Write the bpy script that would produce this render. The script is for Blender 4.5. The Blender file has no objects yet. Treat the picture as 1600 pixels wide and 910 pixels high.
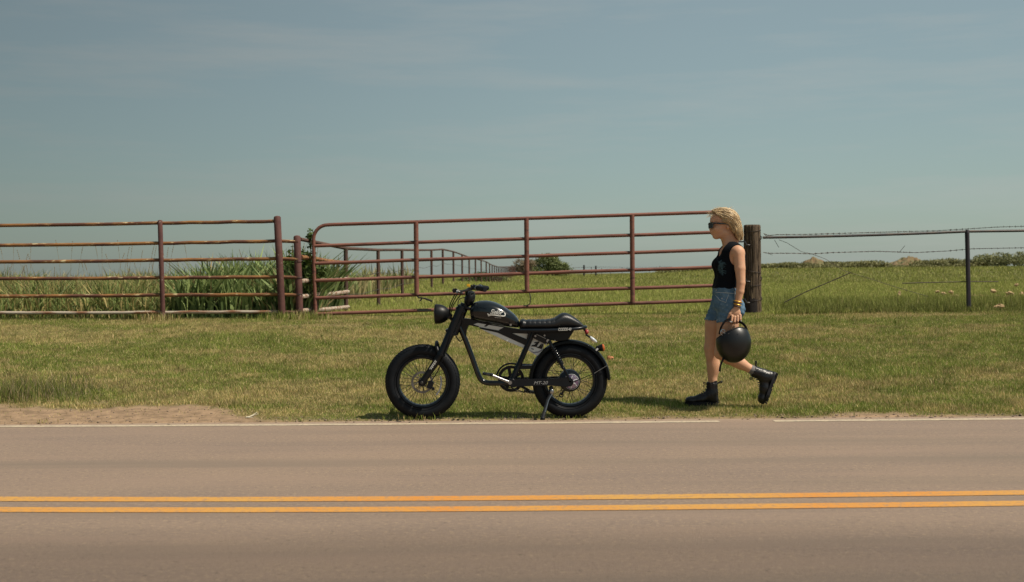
import bpy, math, random
import numpy as np
from mathutils import Vector, Matrix
random.seed(7); rng = np.random.default_rng(11)
S = bpy.context.scene
COL = S.collection

# ------------------------------------------------------------------ camera, sky, sun, exposure
F, CH, ROLL = 1900.0, 1.16, 0.008
cam_d = bpy.data.cameras.new('camera'); cam = bpy.data.objects.new('camera', cam_d); COL.objects.link(cam)
cam_d.sensor_width = 36.0; cam_d.lens = F/1600*36; cam_d.shift_y = -27/1600
cam_d.clip_start = 0.05; cam_d.clip_end = 6000
cam.matrix_world = Matrix.Translation((0, 0, CH)) @ Matrix.Rotation(math.radians(90), 4, 'X') @ Matrix.Rotation(-ROLL, 4, 'Z')
cam_d.dof.use_dof = True; cam_d.dof.focus_distance = 10.0; cam_d.dof.aperture_fstop = 4.0
S.camera = cam

SUN_EL, SUN_AZ = math.radians(55), math.radians(-20)      # azimuth measured from +X towards +Y
sunv = Vector((math.cos(SUN_EL)*math.cos(SUN_AZ), math.cos(SUN_EL)*math.sin(SUN_AZ), math.sin(SUN_EL)))
sd = bpy.data.lights.new('sun', 'SUN'); sd.energy = 3.6; sd.angle = math.radians(0.55); sd.color = (1.0, 0.90, 0.76)
sun = bpy.data.objects.new('sun', sd); COL.objects.link(sun)
sun.rotation_euler = sunv.to_track_quat('Z', 'Y').to_euler()

wd = bpy.data.worlds.new('World'); S.world = wd; wd.use_nodes = True
wn, wl = wd.node_tree.nodes, wd.node_tree.links
wn.clear()
def N(nodes, t, **kw):
    n = nodes.new(t)
    for k, v in kw.items():
        if k.startswith('i_'):
            n.inputs[k[2:].replace('_', ' ')].default_value = v
        else:
            setattr(n, k, v)
    return n
sky = N(wn, 'ShaderNodeTexSky', sky_type='NISHITA', sun_disc=False, sun_elevation=SUN_EL,
        sun_rotation=math.radians(90)-SUN_AZ, altitude=300, air_density=1.0, dust_density=1.2, ozone_density=1.4)
tint = N(wn, 'ShaderNodeMix', data_type='RGBA', blend_type='MULTIPLY'); tint.inputs[0].default_value = 1
tint.inputs[7].default_value = (0.70, 0.81, 0.68, 1)
wl.new(sky.outputs[0], tint.inputs[6])
tc = N(wn, 'ShaderNodeTexCoord')
mp = N(wn, 'ShaderNodeMapping'); mp.inputs['Scale'].default_value = (1.6, 1.6, 15); mp.inputs['Rotation'].default_value = (0.03, 0.05, 0)
wl.new(tc.outputs['Generated'], mp.inputs[0])
nz = N(wn, 'ShaderNodeTexNoise'); nz.inputs['Scale'].default_value = 2.2; nz.inputs['Detail'].default_value = 6; nz.inputs['Roughness'].default_value = 0.62
wl.new(mp.outputs[0], nz.inputs['Vector'])
rp = N(wn, 'ShaderNodeMapRange'); rp.inputs[1].default_value = 0.48; rp.inputs[2].default_value = 0.78; rp.inputs[3].default_value = 0; rp.inputs[4].default_value = 0.40
wl.new(nz.outputs[0], rp.inputs[0])
cl = N(wn, 'ShaderNodeMix', data_type='RGBA'); cl.inputs[7].default_value = (5.0, 4.6, 4.1, 1)
wl.new(rp.outputs[0], cl.inputs[0]); wl.new(tint.outputs[2], cl.inputs[6])
# the sky deepens smoothly away from the sun, towards -X, all the way round
sxyz = N(wn, 'ShaderNodeSeparateXYZ'); wl.new(tc.outputs['Generated'], sxyz.inputs[0])
pol = N(wn, 'ShaderNodeMapRange', interpolation_type='SMOOTHSTEP'); pol.inputs[1].default_value = -0.75; pol.inputs[2].default_value = 0.25; pol.inputs[3].default_value = 0.52; pol.inputs[4].default_value = 1.0
wl.new(sxyz.outputs[0], pol.inputs[0])
bg = N(wn, 'ShaderNodeBackground'); bg.inputs[1].default_value = 0.075
wo = N(wn, 'ShaderNodeOutputWorld')
dk = N(wn, 'ShaderNodeMix', data_type='RGBA', blend_type='MULTIPLY'); dk.inputs[0].default_value = 1
veil = N(wn, 'ShaderNodeMix', data_type='RGBA'); veil.inputs[0].default_value = 0.52; veil.inputs[7].default_value = (3.05, 3.54, 3.62, 1)   # thin even haze over the blue
wl.new(cl.outputs[2], veil.inputs[6]); wl.new(veil.outputs[2], dk.inputs[6]); wl.new(pol.outputs[0], dk.inputs[7]); wl.new(dk.outputs[2], bg.inputs[0]); wl.new(bg.outputs[0], wo.inputs[0])

S.view_settings.view_transform = 'Standard'; S.view_settings.look = 'None'
S.view_settings.exposure = 0.6; S.view_settings.gamma = 1.0
S.render.film_transparent = False
S.cycles.max_bounces = 6; S.cycles.transparent_max_bounces = 6

# ------------------------------------------------------------------ measuring help: a picture measure turned into metres at a distance
cR, sR = math.cos(ROLL), math.sin(ROLL)
def W(px, py, Y):
    dx, dy = px-800, py-428
    return ((dx*cR-dy*sR)*Y/F, Y, CH-(dx*sR+dy*cR)*Y/F)

# ------------------------------------------------------------------ materials
def mat(name, col, rough=0.6, metal=0.0, col2=None, nscale=20, ndetail=4, lo=0.35, hi=0.65, bump=0.0, bscale=80, coat=0.0,
        spec=0.5, stretch=(1, 1, 1), rough2=None, trans=0, alpha=1, col3=None, n3=60, lo3=.6, hi3=.66, attr=None, transl=0.0):
    m = bpy.data.materials.new(name); m.use_nodes = True
    n, l = m.node_tree.nodes, m.node_tree.links
    b = n['Principled BSDF']
    c4 = lambda c: (c[0], c[1], c[2], 1)
    b.inputs['Base Color'].default_value = c4(col); b.inputs['Roughness'].default_value = rough
    b.inputs['Metallic'].default_value = metal; b.inputs['Coat Weight'].default_value = coat
    b.inputs['Coat Roughness'].default_value = 0.06
    b.inputs['Specular IOR Level'].default_value = spec
    if trans: b.inputs['Transmission Weight'].default_value = trans
    src = None
    tc = n.new('ShaderNodeTexCoord'); mp = n.new('ShaderNodeMapping'); mp.inputs['Scale'].default_value = stretch
    l.new(tc.outputs['Object'], mp.inputs[0])
    def noise(sc, det=4, rg=.6):
        q = n.new('ShaderNodeTexNoise'); q.inputs['Scale'].default_value = sc; q.inputs['Detail'].default_value = det
        q.inputs['Roughness'].default_value = rg; l.new(mp.outputs[0], q.inputs['Vector']); return q
    def ramp(q, a, bb):
        r = n.new('ShaderNodeMapRange'); r.inputs[1].default_value = a; r.inputs[2].default_value = bb; l.new(q.outputs[0], r.inputs[0]); return r
    if attr:
        a = n.new('ShaderNodeAttribute'); a.attribute_name = attr; src = a.outputs['Color']
    if col2 is not None:
        r = ramp(noise(nscale, ndetail), lo, hi)
        mx = n.new('ShaderNodeMix'); mx.data_type = 'RGBA'; mx.inputs[6].default_value = c4(col); mx.inputs[7].default_value = c4(col2)
        l.new(r.outputs[0], mx.inputs[0]); src = mx.outputs[2]
        if rough2 is not None:
            mr = n.new('ShaderNodeMapRange'); mr.inputs[3].default_value = rough; mr.inputs[4].default_value = rough2
            l.new(r.outputs[0], mr.inputs[0]); l.new(mr.outputs[0], b.inputs['Roughness'])
    if col3 is not None:
        r = ramp(noise(n3, 5), lo3, hi3)
        mx = n.new('ShaderNodeMix'); mx.data_type = 'RGBA'; mx.inputs[6].default_value = c4(col); mx.inputs[7].default_value = c4(col3)
        if src: l.new(src, mx.inputs[6])
        l.new(r.outputs[0], mx.inputs[0]); src = mx.outputs[2]
    if src: l.new(src, b.inputs['Base Color'])
    if bump:
        bn = n.new('ShaderNodeBump'); bn.inputs['Strength'].default_value = min(1, bump); bn.inputs['Distance'].default_value = 0.004*max(1, bump)
        l.new(noise(bscale, 5).outputs[0], bn.inputs['Height']); l.new(bn.outputs[0], b.inputs['Normal'])
    if transl:
        tr = n.new('ShaderNodeBsdfTranslucent'); ms = n.new('ShaderNodeMixShader'); ms.inputs[0].default_value = transl
        if src: l.new(src, tr.inputs[0])
        else: tr.inputs[0].default_value = c4(col)
        l.new(b.outputs[0], ms.inputs[1]); l.new(tr.outputs[0], ms.inputs[2]); l.new(ms.outputs[0], n['Material Output'].inputs[0])
    return m

M = {}
M['gloss'] = mat('gloss black paint', (0.002, 0.004, 0.006), 0.18, 0, coat=.55, spec=.3)
M['frame'] = mat('satin black frame paint', (0.0015, 0.0038, 0.0070), 0.32, 0, col2=(0.003, 0.006, 0.010), nscale=12, coat=0.15, spec=.25)
M['rubber'] = mat('black rubber', (0.0025, 0.0045, 0.0075), 0.6, 0, col2=(0.006, 0.0075, 0.010), nscale=18, bump=.25, bscale=160, spec=.22)
M['plastic'] = mat('black plastic', (0.003, 0.0035, 0.0045), 0.42, 0, col2=(0.006, 0.006, 0.007), nscale=25, spec=.28)
M['guard'] = mat('dull black mudguard paint', (0.002, 0.003, 0.004), 0.35, 0, spec=.16)
M['leather'] = mat('black seat leather', (0.0045, 0.0055, 0.007), 0.38, 0, bump=.3, bscale=300, spec=.45)
M['matte'] = mat('matte black helmet shell', (0.0025, 0.0033, 0.0042), 0.38, 0, col2=(0.0035, 0.004, 0.005), nscale=8, spec=.5)
M['pad'] = mat('helmet lining', (0.004, 0.004, 0.005), 0.95, spec=.1)
M['steel'] = mat('brushed steel', (0.42, 0.42, 0.43), 0.30, 1, col2=(0.3, 0.3, 0.31), nscale=30)
M['darksteel'] = mat('dark steel', (0.05, 0.05, 0.055), 0.35, .8, col2=(0.09, 0.085, 0.08), nscale=40)
M['purple'] = mat('purple anodised metal', (0.20, 0.12, 0.24), 0.3, .8, col2=(0.45, 0.38, 0.46), nscale=22)
M['silver'] = mat('silver grey battery panel', (0.60, 0.63, 0.62), 0.42, 0, col2=(0.53, 0.56, 0.55), nscale=6)
M['white'] = mat('white print', (0.62, 0.62, 0.58), 0.5)
M['amber'] = mat('amber lens', (0.45, 0.10, 0.015), 0.2, 0, coat=.6)
M['red'] = mat('red lens', (0.30, 0.03, 0.03), 0.2, 0, coat=.6)
M['clear'] = mat('clear lens', (0.65, 0.68, 0.7), 0.12, .3, coat=.8)
M['yellowp'] = mat('yellow plastic', (0.75, 0.42, 0.02), 0.4)
M['glassdark'] = mat('dark glass lens', (0.006, 0.006, 0.007), 0.12, 0, coat=.25, spec=.3)
M['lensgrey'] = mat('headlight glass', (0.10, 0.12, 0.13), 0.08, .2, coat=1)
M['skin'] = mat('skin', (0.60, 0.345, 0.215), 0.55, 0, col2=(0.50, 0.265, 0.160), nscale=9, lo=.3, hi=.75, spec=.35)
M['skin'].node_tree.nodes['Principled BSDF'].inputs['Subsurface Weight'].default_value = 0.08
M['skin'].node_tree.nodes['Principled BSDF'].inputs['Subsurface Scale'].default_value = 0.01
M['top'] = mat('black jersey', (0.0035, 0.005, 0.008), 0.9, 0, spec=.15, bump=.3, bscale=200)
M['print'] = mat('faded teal print', (0.05, 0.10, 0.12), 0.8, 0)
M['denim'] = mat('washed denim', (0.075, 0.145, 0.225), 0.85, 0, col2=(0.155, 0.24, 0.31), nscale=16, lo=.42, hi=.72, bump=.3, bscale=350, col3=(.26, .33, .38), n3=45, lo3=.6, hi3=.74, spec=.2)
M['fray'] = mat('white frayed thread', (0.62, 0.62, 0.58), 0.9)
M['hair'] = mat('blonde hair', (0.50, 0.355, 0.19), 0.6, 0, spec=.2, col2=(0.17, 0.11, 0.06), nscale=38, lo=.45, hi=.75, stretch=(.55, 1.6, .9), bump=.8, bscale=120)
M['hairlight'] = mat('blonde hair light strand', (0.70, 0.55, 0.34), 0.5)
M['hairdark'] = mat('blonde hair dark strand', (0.17, 0.105, 0.055), 0.5)
M['boot'] = mat('black boot leather', (0.004, 0.004, 0.0055), 0.34, 0, col2=(0.008, 0.0075, 0.009), nscale=22, spec=.4, bump=.35, bscale=120)
M['sole'] = mat('boot sole rubber', (0.009, 0.009, 0.012), 0.6, spec=.3)
M['sock'] = mat('grey sock', (0.16, 0.15, 0.15), 0.9)
M['gold'] = mat('gold bracelet', (0.72, 0.42, 0.08), 0.35, .6)
M['brownleather'] = mat('dark leather cord', (0.05, 0.03, 0.02), 0.6)
M['tort'] = mat('dark sunglasses frame', (0.014, 0.010, 0.008), 0.15, 0, coat=1)

M['rust'] = mat('rusty red brown gate paint', (0.225, 0.098, 0.070), 0.6, .05, spec=.3, col2=(0.17, 0.066, 0.050), nscale=5, lo=.35, hi=.65, col3=(.075, .036, .032), n3=7, lo3=.54, hi3=.68, stretch=(.4, 2.5, 2.5), bump=.4, bscale=60)
M['rustpost'] = mat('dark rust post', (0.125, 0.058, 0.048), 0.75, 0, spec=.2, col2=(0.080, 0.036, 0.034), nscale=6, col3=(.34, .28, .24), n3=26, lo3=.66, hi3=.70, bump=.5, bscale=70)
M['rustrail'] = mat('weathered rail with flaking paint', (0.115, 0.052, 0.035), 0.75, 0, spec=.2, col2=(0.25, 0.12, 0.045), nscale=3.0, lo=.44, hi=.58, col3=(.52, .42, .24), n3=12, lo3=.60, hi3=.66, stretch=(.7, 3, 3), bump=.5, bscale=60)
M['whiterail'] = mat('bottom rail bleached and flaking', (0.40, 0.34, 0.27), 0.8, 0, col2=(0.20, 0.09, 0.045), nscale=5, lo=.45, hi=.6, stretch=(.6, 3, 3), bump=.6, bscale=60)
M['farpipe'] = mat('brown pipe', (0.11, 0.062, 0.046), 0.8, 0, spec=.2, col2=(0.065, 0.042, 0.038), nscale=2)
M['pipegrey'] = mat('dark steel pipe rail', (0.055, 0.055, 0.06), 0.5, .5, col2=(0.09, 0.075, 0.065), nscale=7)
M['tpost'] = mat('dark painted steel post', (0.018, 0.016, 0.024), 0.55, .2, col2=(0.035, 0.025, 0.03), nscale=8)
M['wire'] = mat('rusted wire', (0.075, 0.060, 0.052), 0.6, .6)
M['wood'] = mat('weathered fence post wood', (0.135, 0.098, 0.066), 0.9, 0, spec=.15, col2=(0.042, 0.030, 0.024), nscale=7, ndetail=8, lo=.38, hi=.64, stretch=(6, 6, .55), col3=(.24, .18, .11), n3=11, lo3=.58, hi3=.70, bump=1.6, bscale=16)
M['char'] = mat('blackened wood', (0.018, 0.013, 0.012), 0.9, 0, bump=1, bscale=40, stretch=(4, 4, .6))
M['grass'] = mat('grass blades', (0.2, 0.2, 0.06), 0.7, 0, attr='tone', transl=.30, spec=.25)
M['leaf'] = mat('leaves', (0.1, 0.12, 0.04), 0.6, 0, attr='tone', transl=.25, spec=.3)
M['barkm'] = mat('bark', (0.11, 0.085, 0.06), 0.9, 0, col2=(0.06, 0.045, 0.035), nscale=20, bump=.6)
M['soil'] = mat('red brown soil', (0.20, 0.125, 0.065), 0.95, 0, col2=(0.10, 0.105, 0.04), nscale=.9, bump=1, bscale=6)
M['stone'] = mat('pale broken wood and stone', (0.60, 0.40, 0.22), 0.85, 0, col2=(0.34, 0.24, 0.12), nscale=12, bump=.6, bscale=50)
M['stick'] = mat('bleached twig', (0.62, 0.56, 0.42), 0.8)
M['leafdry'] = mat('dry orange leaf', (0.42, 0.17, 0.07), 0.8)

def white_paint(name, col, col2, lo, hi, asph, ns=9):
    return mat(name, col, .75, 0, col2=col2, nscale=ns, ndetail=8, lo=lo, hi=hi, col3=asph, n3=34, lo3=.50, hi3=.64, bump=.4, bscale=180)
ASPH = (0.185, 0.150, 0.122)
M['wline'] = white_paint('worn white road paint', (0.50, 0.41, 0.28), (0.36, 0.295, 0.21), .4, .7, (.27, .22, .18))
M['yline'] = white_paint('worn yellow road paint', (0.54, 0.215, 0.030), (0.50, 0.265, 0.055), .42, .58, (.36, .20, .085), .45)

def ground_nodes():
    """terrain: thatch and soil under the blades; dirt where the 'dirt' attribute says"""
    m = mat('ground under grass', (0.15, 0.13, 0.050), .95, 0, col2=(0.085, 0.092, 0.030), nscale=1.3, ndetail=8, lo=.38, hi=.62, bump=1.5, bscale=20)
    n, l = m.node_tree.nodes, m.node_tree.links
    b = n['Principled BSDF']; b.inputs['Specular IOR Level'].default_value = .15
    old = b.inputs['Base Color'].links[0].from_socket
    tc = n.new('ShaderNodeTexCoord'); q = n.new('ShaderNodeTexNoise'); q.inputs['Scale'].default_value = 9; q.inputs['Detail'].default_value = 8; q.inputs['Roughness'].default_value = .7
    l.new(tc.outputs['Object'], q.inputs['Vector'])
    r = n.new('ShaderNodeMix'); r.data_type = 'RGBA'; r.inputs[6].default_value = (.315, .215, .135, 1); r.inputs[7].default_value = (.18, .125, .078, 1)
    mr = n.new('ShaderNodeMapRange'); mr.inputs[1].default_value = .4; mr.inputs[2].default_value = .62; l.new(q.outputs[0], mr.inputs[0]); l.new(mr.outputs[0], r.inputs[0])
    a = n.new('ShaderNodeAttribute'); a.attribute_name = 'dirt'
    x = n.new('ShaderNodeMix'); x.data_type = 'RGBA'; l.new(a.outputs['Fac'], x.inputs[0]); l.new(old, x.inputs[6]); l.new(r.outputs[2], x.inputs[7])
    l.new(x.outputs[2], b.inputs['Base Color'])
    return m
M['ground'] = ground_nodes()

def road_nodes():
    m = bpy.data.materials.new('dusty asphalt'); m.use_nodes = True
    n, l = m.node_tree.nodes, m.node_tree.links; b = n['Principled BSDF']; b.inputs['Roughness'].default_value = .82; b.inputs['Specular IOR Level'].default_value = .3
    tc = n.new('ShaderNodeTexCoord')
    def noise(sc, det, rg, st=(1, 1, 1)):
        mp = n.new('ShaderNodeMapping'); mp.inputs['Scale'].default_value = st; l.new(tc.outputs['Object'], mp.inputs[0])
        q = n.new('ShaderNodeTexNoise'); q.inputs['Scale'].default_value = sc; q.inputs['Detail'].default_value = det; q.inputs['Roughness'].default_value = rg
        l.new(mp.outputs[0], q.inputs['Vector']); return q.outputs[0]
    def mixc(f, a, b_, lo, hi, typ='MIX'):
        r = n.new('ShaderNodeMapRange'); r.inputs[1].default_value = lo; r.inputs[2].default_value = hi; l.new(f, r.inputs[0])
        x = n.new('ShaderNodeMix'); x.data_type = 'RGBA'; x.blend_type = typ; l.new(r.outputs[0], x.inputs[0])
        for i, c in ((6, a), (7, b_)):
            if isinstance(c, tuple): x.inputs[i].default_value = (*c, 1)
            else: l.new(c, x.inputs[i])
        return x.outputs[2]
    c = mixc(noise(.7, 6, .6, (.5, 1.6, 1)), (.250, .183, .136), (.207, .155, .122), .35, .65)     # broad mottling, drawn out along the road
    c = mixc(noise(34, 5, .8), c, (.33, .245, .165), .52, .66)                                      # pale stones
    c = mixc(noise(26, 6, .85), c, (.065, .052, .043), .55, .72)
    c = mixc(noise(1.9, 4, .6, (.18, 2.2, 1)), c, (.255, .185, .140), .50, .72)                    # pinkish drawn-out wear
    c = mixc(noise(1.3, 3, .5, (.10, 1.6, 1)), c, (.175, .138, .106), .50, .80)                    # faint tyre tracks                                      # dark stones
    c = mixc(noise(3.2, 8, .75, (.4, 1.5, 1)), c, (.125, .108, .095), .66, .78)                      # stains
    # darker strip across the near lane, its edge broken up by noise
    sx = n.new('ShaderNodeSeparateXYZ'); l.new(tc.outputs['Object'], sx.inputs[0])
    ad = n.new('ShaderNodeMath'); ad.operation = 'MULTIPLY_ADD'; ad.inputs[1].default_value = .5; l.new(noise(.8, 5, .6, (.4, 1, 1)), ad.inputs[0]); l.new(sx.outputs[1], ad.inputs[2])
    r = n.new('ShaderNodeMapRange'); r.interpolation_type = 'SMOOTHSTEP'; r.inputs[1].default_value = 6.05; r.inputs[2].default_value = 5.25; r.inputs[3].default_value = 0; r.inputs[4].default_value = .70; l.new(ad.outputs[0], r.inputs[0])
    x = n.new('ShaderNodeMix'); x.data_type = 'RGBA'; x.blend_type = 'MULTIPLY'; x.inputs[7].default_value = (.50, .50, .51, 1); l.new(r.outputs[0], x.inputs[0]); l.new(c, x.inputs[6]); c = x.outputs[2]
    # sand blown onto the far edge
    ad2 = n.new('ShaderNodeMath'); ad2.operation = 'MULTIPLY_ADD'; ad2.inputs[1].default_value = .35; l.new(noise(2.0, 6, .7), ad2.inputs[0]); l.new(sx.outputs[1], ad2.inputs[2])
    c = mixc(ad2.outputs[0], c, (.33, .235, .165), 9.50, 9.95)
    l.new(c, b.inputs['Base Color'])
    bn = n.new('ShaderNodeBump'); bn.inputs['Strength'].default_value = .8; bn.inputs['Distance'].default_value = .007
    l.new(noise(48, 6, .8), bn.inputs['Height']); l.new(bn.outputs[0], b.inputs['Normal'])
    return m
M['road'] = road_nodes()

# ------------------------------------------------------------------ object helpers
def tag(o, label=None, cat=None, group=None, kind=None):
    if label: o['label'] = label
    if cat: o['category'] = cat
    if group: o['group'] = group
    if kind: o['kind'] = kind
    return o
def empty(name, loc, rot=(0, 0, 0)):
    o = bpy.data.objects.new(name, None); COL.objects.link(o); o.location = loc; o.rotation_euler = rot; o.empty_display_size = .1
    return o
def link_mesh(name, me, m, parent=None, loc=None):
    o = bpy.data.objects.new(name, me); COL.objects.link(o)
    if m is not None and len(me.materials) == 0: me.materials.append(m)
    if parent is not None: o.parent = parent
    if loc is not None: o.location = loc
    return o
def np_mesh(name, V, Fc, smooth=False):
    """V (n,3); Fc (m,3) or (m,4)"""
    me = bpy.data.meshes.new(name); V = np.asarray(V, np.float32); Fc = np.asarray(Fc, np.int32); k = Fc.shape[1]
    me.vertices.add(len(V)); me.vertices.foreach_set('co', V.ravel())
    me.loops.add(Fc.size); me.loops.foreach_set('vertex_index', Fc.ravel())
    me.polygons.add(len(Fc)); me.polygons.foreach_set('loop_start', np.arange(0, Fc.size, k, dtype=np.int32))
    me.polygons.foreach_set('use_smooth', np.full(len(Fc), smooth, bool))
    me.update(calc_edges=True)
    return me
class MB:
    def __init__(s): s.v = []; s.f = []; s.sm = []
    def add(s, vs, fs, smooth=True):
        b = len(s.v); s.v += [tuple(p) for p in vs]; s.f += [tuple(i+b for i in f) for f in fs]; s.sm += [smooth]*len(fs); return s
    def box(s, c, d, rot=None):
        vs = [Vector((x*d[0]/2, y*d[1]/2, z*d[2]/2)) for x in (-1, 1) for y in (-1, 1) for z in (-1, 1)]
        if rot is not None: vs = [rot @ v for v in vs]
        vs = [v+Vector(c) for v in vs]
        return s.add(vs, [(0, 1, 3, 2), (4, 6, 7, 5), (0, 4, 5, 1), (2, 3, 7, 6), (0, 2, 6, 4), (1, 5, 7, 3)], False)
    def tube(s, pts, r, n=10, caps=True, closed=False, flat=None):
        P = [Vector(p) for p in pts]; K = len(P)
        R = r if isinstance(r, (list, tuple)) else [r]*K
        vs = []; prev = None
        for i in range(K):
            if closed: t = (P[(i+1) % K]-P[i-1])
            else: t = (P[min(i+1, K-1)]-P[max(i-1, 0)])
            t.normalize()
            if prev is None:
                u = t.cross(Vector((0, 1, 0)))
                if u.length < .1: u = t.cross(Vector((1, 0, 0)))
            else: u = prev-t*prev.dot(t)
            u.normalize(); prev = u; w = t.cross(u)
            for k in range(n):
                a = 2*math.pi*k/n
                vs.append(P[i]+(u*math.cos(a)+w*math.sin(a)*(flat or 1))*R[i])
        fs = []
        for i in range(K if closed else K-1):
            for k in range(n):
                a, b = i*n+k, i*n+(k+1) % n; c, d = ((i+1) % K)*n+(k+1) % n, ((i+1) % K)*n+k
                fs.append((a, b, c, d))
        if caps and not closed: fs += [tuple(range(n-1, -1, -1)), tuple((K-1)*n+k for k in range(n))]
        return s.add(vs, fs)
    def lathe(s, prof, axis='Y', c=(0, 0, 0), n=48, closed=False, wob=None):
        """prof: (radius, along) pairs"""
        vs = []
        for (r, h) in prof:
            for k in range(n):
                a = 2*math.pi*k/n; rr = r if wob is None else r*wob(a, h)
                x, z = rr*math.cos(a), rr*math.sin(a)
                p = {'Y': (x, h, z), 'X': (h, x, z), 'Z': (x, z, h)}[axis]
                vs.append((p[0]+c[0], p[1]+c[1], p[2]+c[2]))
        K = len(prof); fs = []
        for i in range(K if closed else K-1):
            j = (i+1) % K
            for k in range(n): fs.append((i*n+k, i*n+(k+1) % n, j*n+(k+1) % n, j*n+k))
        if not closed:
            if prof[0][0] > 1e-6: fs.append(tuple(range(n-1, -1, -1)))
            if prof[-1][0] > 1e-6: fs.append(tuple((K-1)*n+k for k in range(n)))
        return s.add(vs, fs)
    def prism(s, poly, y0, y1, smooth=False):
        """poly of (x,z) extruded along y"""
        n = len(poly); vs = [(x, y0, z) for x, z in poly]+[(x, y1, z) for x, z in poly]
        fs = [tuple(range(n)), tuple(range(2*n-1, n-1, -1))]+[(i, n+i, n+(i+1) % n, (i+1) % n) for i in range(n)]
        return s.add(vs, fs, smooth)
    def ell(s, c, r, nu=20, nv=12, rot=None):
        vs = []
        for j in range(nv+1):
            t = math.pi*j/nv
            for i in range(nu):
                a = 2*math.pi*i/nu
                v = Vector((r[0]*math.sin(t)*math.cos(a), r[1]*math.sin(t)*math.sin(a), r[2]*math.cos(t)))
                if rot is not None: v = rot @ v
                vs.append(v+Vector(c))
        return s.add(vs, [(j*nu+i, (j+1)*nu+i, (j+1)*nu+(i+1) % nu, j*nu+(i+1) % nu) for j in range(nv) for i in range(nu)])
    def build(s, name, m, parent=None, origin=(0, 0, 0), loc=None, bevel=0, seg=2):
        me = bpy.data.meshes.new(name); o3 = Vector(origin)
        me.from_pydata([tuple(Vector(p)-o3) for p in s.v], [], s.f); me.update()
        me.polygons.foreach_set('use_smooth', s.sm)
        o = link_mesh(name, me, m, parent, loc)
        import bmesh
        bm = bmesh.new(); bm.from_mesh(me); bmesh.ops.recalc_face_normals(bm, faces=bm.faces)
        if bevel:
            es = [e for e in bm.edges if len(e.link_faces) == 2 and e.calc_face_angle(0) > math.radians(30)]
            bmesh.ops.bevel(bm, geom=es, offset=bevel, segments=seg, affect='EDGES', clamp_overlap=True)
            for f in bm.faces: f.smooth = True
        else:
            for e in bm.edges:
                if len(e.link_faces) == 2 and e.calc_face_angle(0) > math.radians(42): e.smooth = False
        bm.to_mesh(me); bm.free()
        if bevel:
            try: me.set_sharp_from_angle(angle=math.radians(40))
            except Exception: pass
        return o

# value noise in numpy
_tab = rng.random((256, 256)).astype(np.float32)
def vnoise(x, y):
    xi = np.floor(x).astype(int); yi = np.floor(y).astype(int); fx = x-xi; fy = y-yi
    fx = fx*fx*(3-2*fx); fy = fy*fy*(3-2*fy)
    g = lambda a, b: _tab[a & 255, b & 255]
    return (g(xi, yi)*(1-fx)+g(xi+1, yi)*fx)*(1-fy)+(g(xi, yi+1)*(1-fx)+g(xi+1, yi+1)*fx)*fy
def fbm(x, y, o=4):
    s = 0; a = .5; t = 0
    for i in range(o):
        s = s+a*vnoise(x*2**i+17.3*i, y*2**i+5.1*i); t += a; a *= .5
    return s/t
def sst(a, b, x):
    t = np.clip((x-a)/(b-a), 0, 1); return t*t*(3-2*t)

# ------------------------------------------------------------------ terrain
FY = np.array([17.6, 20.5, 24, 28, 32, 36, 40, 44, 48, 52, 56, 60, 64, 68, 82, 152, 200])
FX = np.array([-3.09, -2.80, -2.69, -2.55, -2.49, -2.37, -2.25, -2.08, -1.92, -1.78, -1.62, -1.45, -1.28, -1.2, -.92, .48, 1.4])
FT = np.array([1.62, 1.61, 1.65, 1.73, 1.80, 1.88, 1.98, 1.97, 1.91, 1.86, 1.84, 1.82, 1.78, 1.68, 1.63, 2.06, 2.2])
EDGE = 9.67
def ground_h(x, y):
    x = np.asarray(x, float); y = np.asarray(y, float)
    t = np.clip(y-9.8, 0, None)
    z = .068*np.minimum(t, 8.2) - .0*t
    z = np.where(t > 6.8, .068*6.8+.068*(1-np.exp(-(t-6.8)/1.0)), z)
    z = z+.018*(fbm(x*.9, y*.9)-.5)*sst(10.0, 11.5, y)+.03*(fbm(x*.3+9, y*.3)-.5)*sst(10.5, 13, y)
    z = z+.25*(fbm(x*.03+3, y*.03)-.5)*sst(30, 80, y)*(1-sst(.05, .15, x/np.maximum(y, 1)))*.6
    z = z+1.0*sst(40, 190, y)*sst(.06, .20, x/np.maximum(y, 1))
    fx = np.interp(y, FY, FX); ft = np.interp(y, FY, FT)-1.15-.53
    z = z+ft*np.exp(-((x-fx)/3.0)**2)*sst(18, 24, y)
    z = np.where(y < EDGE+.02, -.035, z)
    z = np.where(y < 2.7, .0-.06*np.clip(2.7-y, 0, 2), z)
    return z
def dirt_mask(x, y):
    w = .80*sst(-1.7, -3.2, x)+.20*np.exp(-((x-2.9)/.35)**2)+.05
    w = w*(.35+1.3*fbm(x*1.7, y*2.2+3, 5))
    d = 1-sst(w-.16, w+.20, (y-EDGE)+.22*(fbm(x*8, y*8, 3)-.5))
    for (cx, cy, rx, ry) in ((.05, 13.9, .45, .25), (1.75, 14.6, .5, .2), (3.95, 18.25, .9, .45), (4.6, 18.1, .8, .25), (-2.4, 16.6, .8, .22), (6.6, 17.7, 1.2, .16), (.9, 15.9, .6, .15)):
        q = ((x-cx)/rx)**2+((y-cy)/ry)**2
        d = np.maximum(d, .50*(1-sst(.1, 2.2, q+1.4*(fbm(x*5, y*5)-.5))))
    return np.where(y > 40, 0, d)
def axis_pts(segs):
    out = []
    for a, b, st in segs: out += list(np.arange(a, b, st))
    out.append(segs[-1][1]); return np.array(out)
gx = axis_pts([(-900, -300, 60), (-300, -60, 12), (-60, -12, 2), (-12, -8, .4), (-8, 8, .1), (8, 12, .4), (12, 60, 2), (60, 300, 12), (300, 900, 60)])
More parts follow.
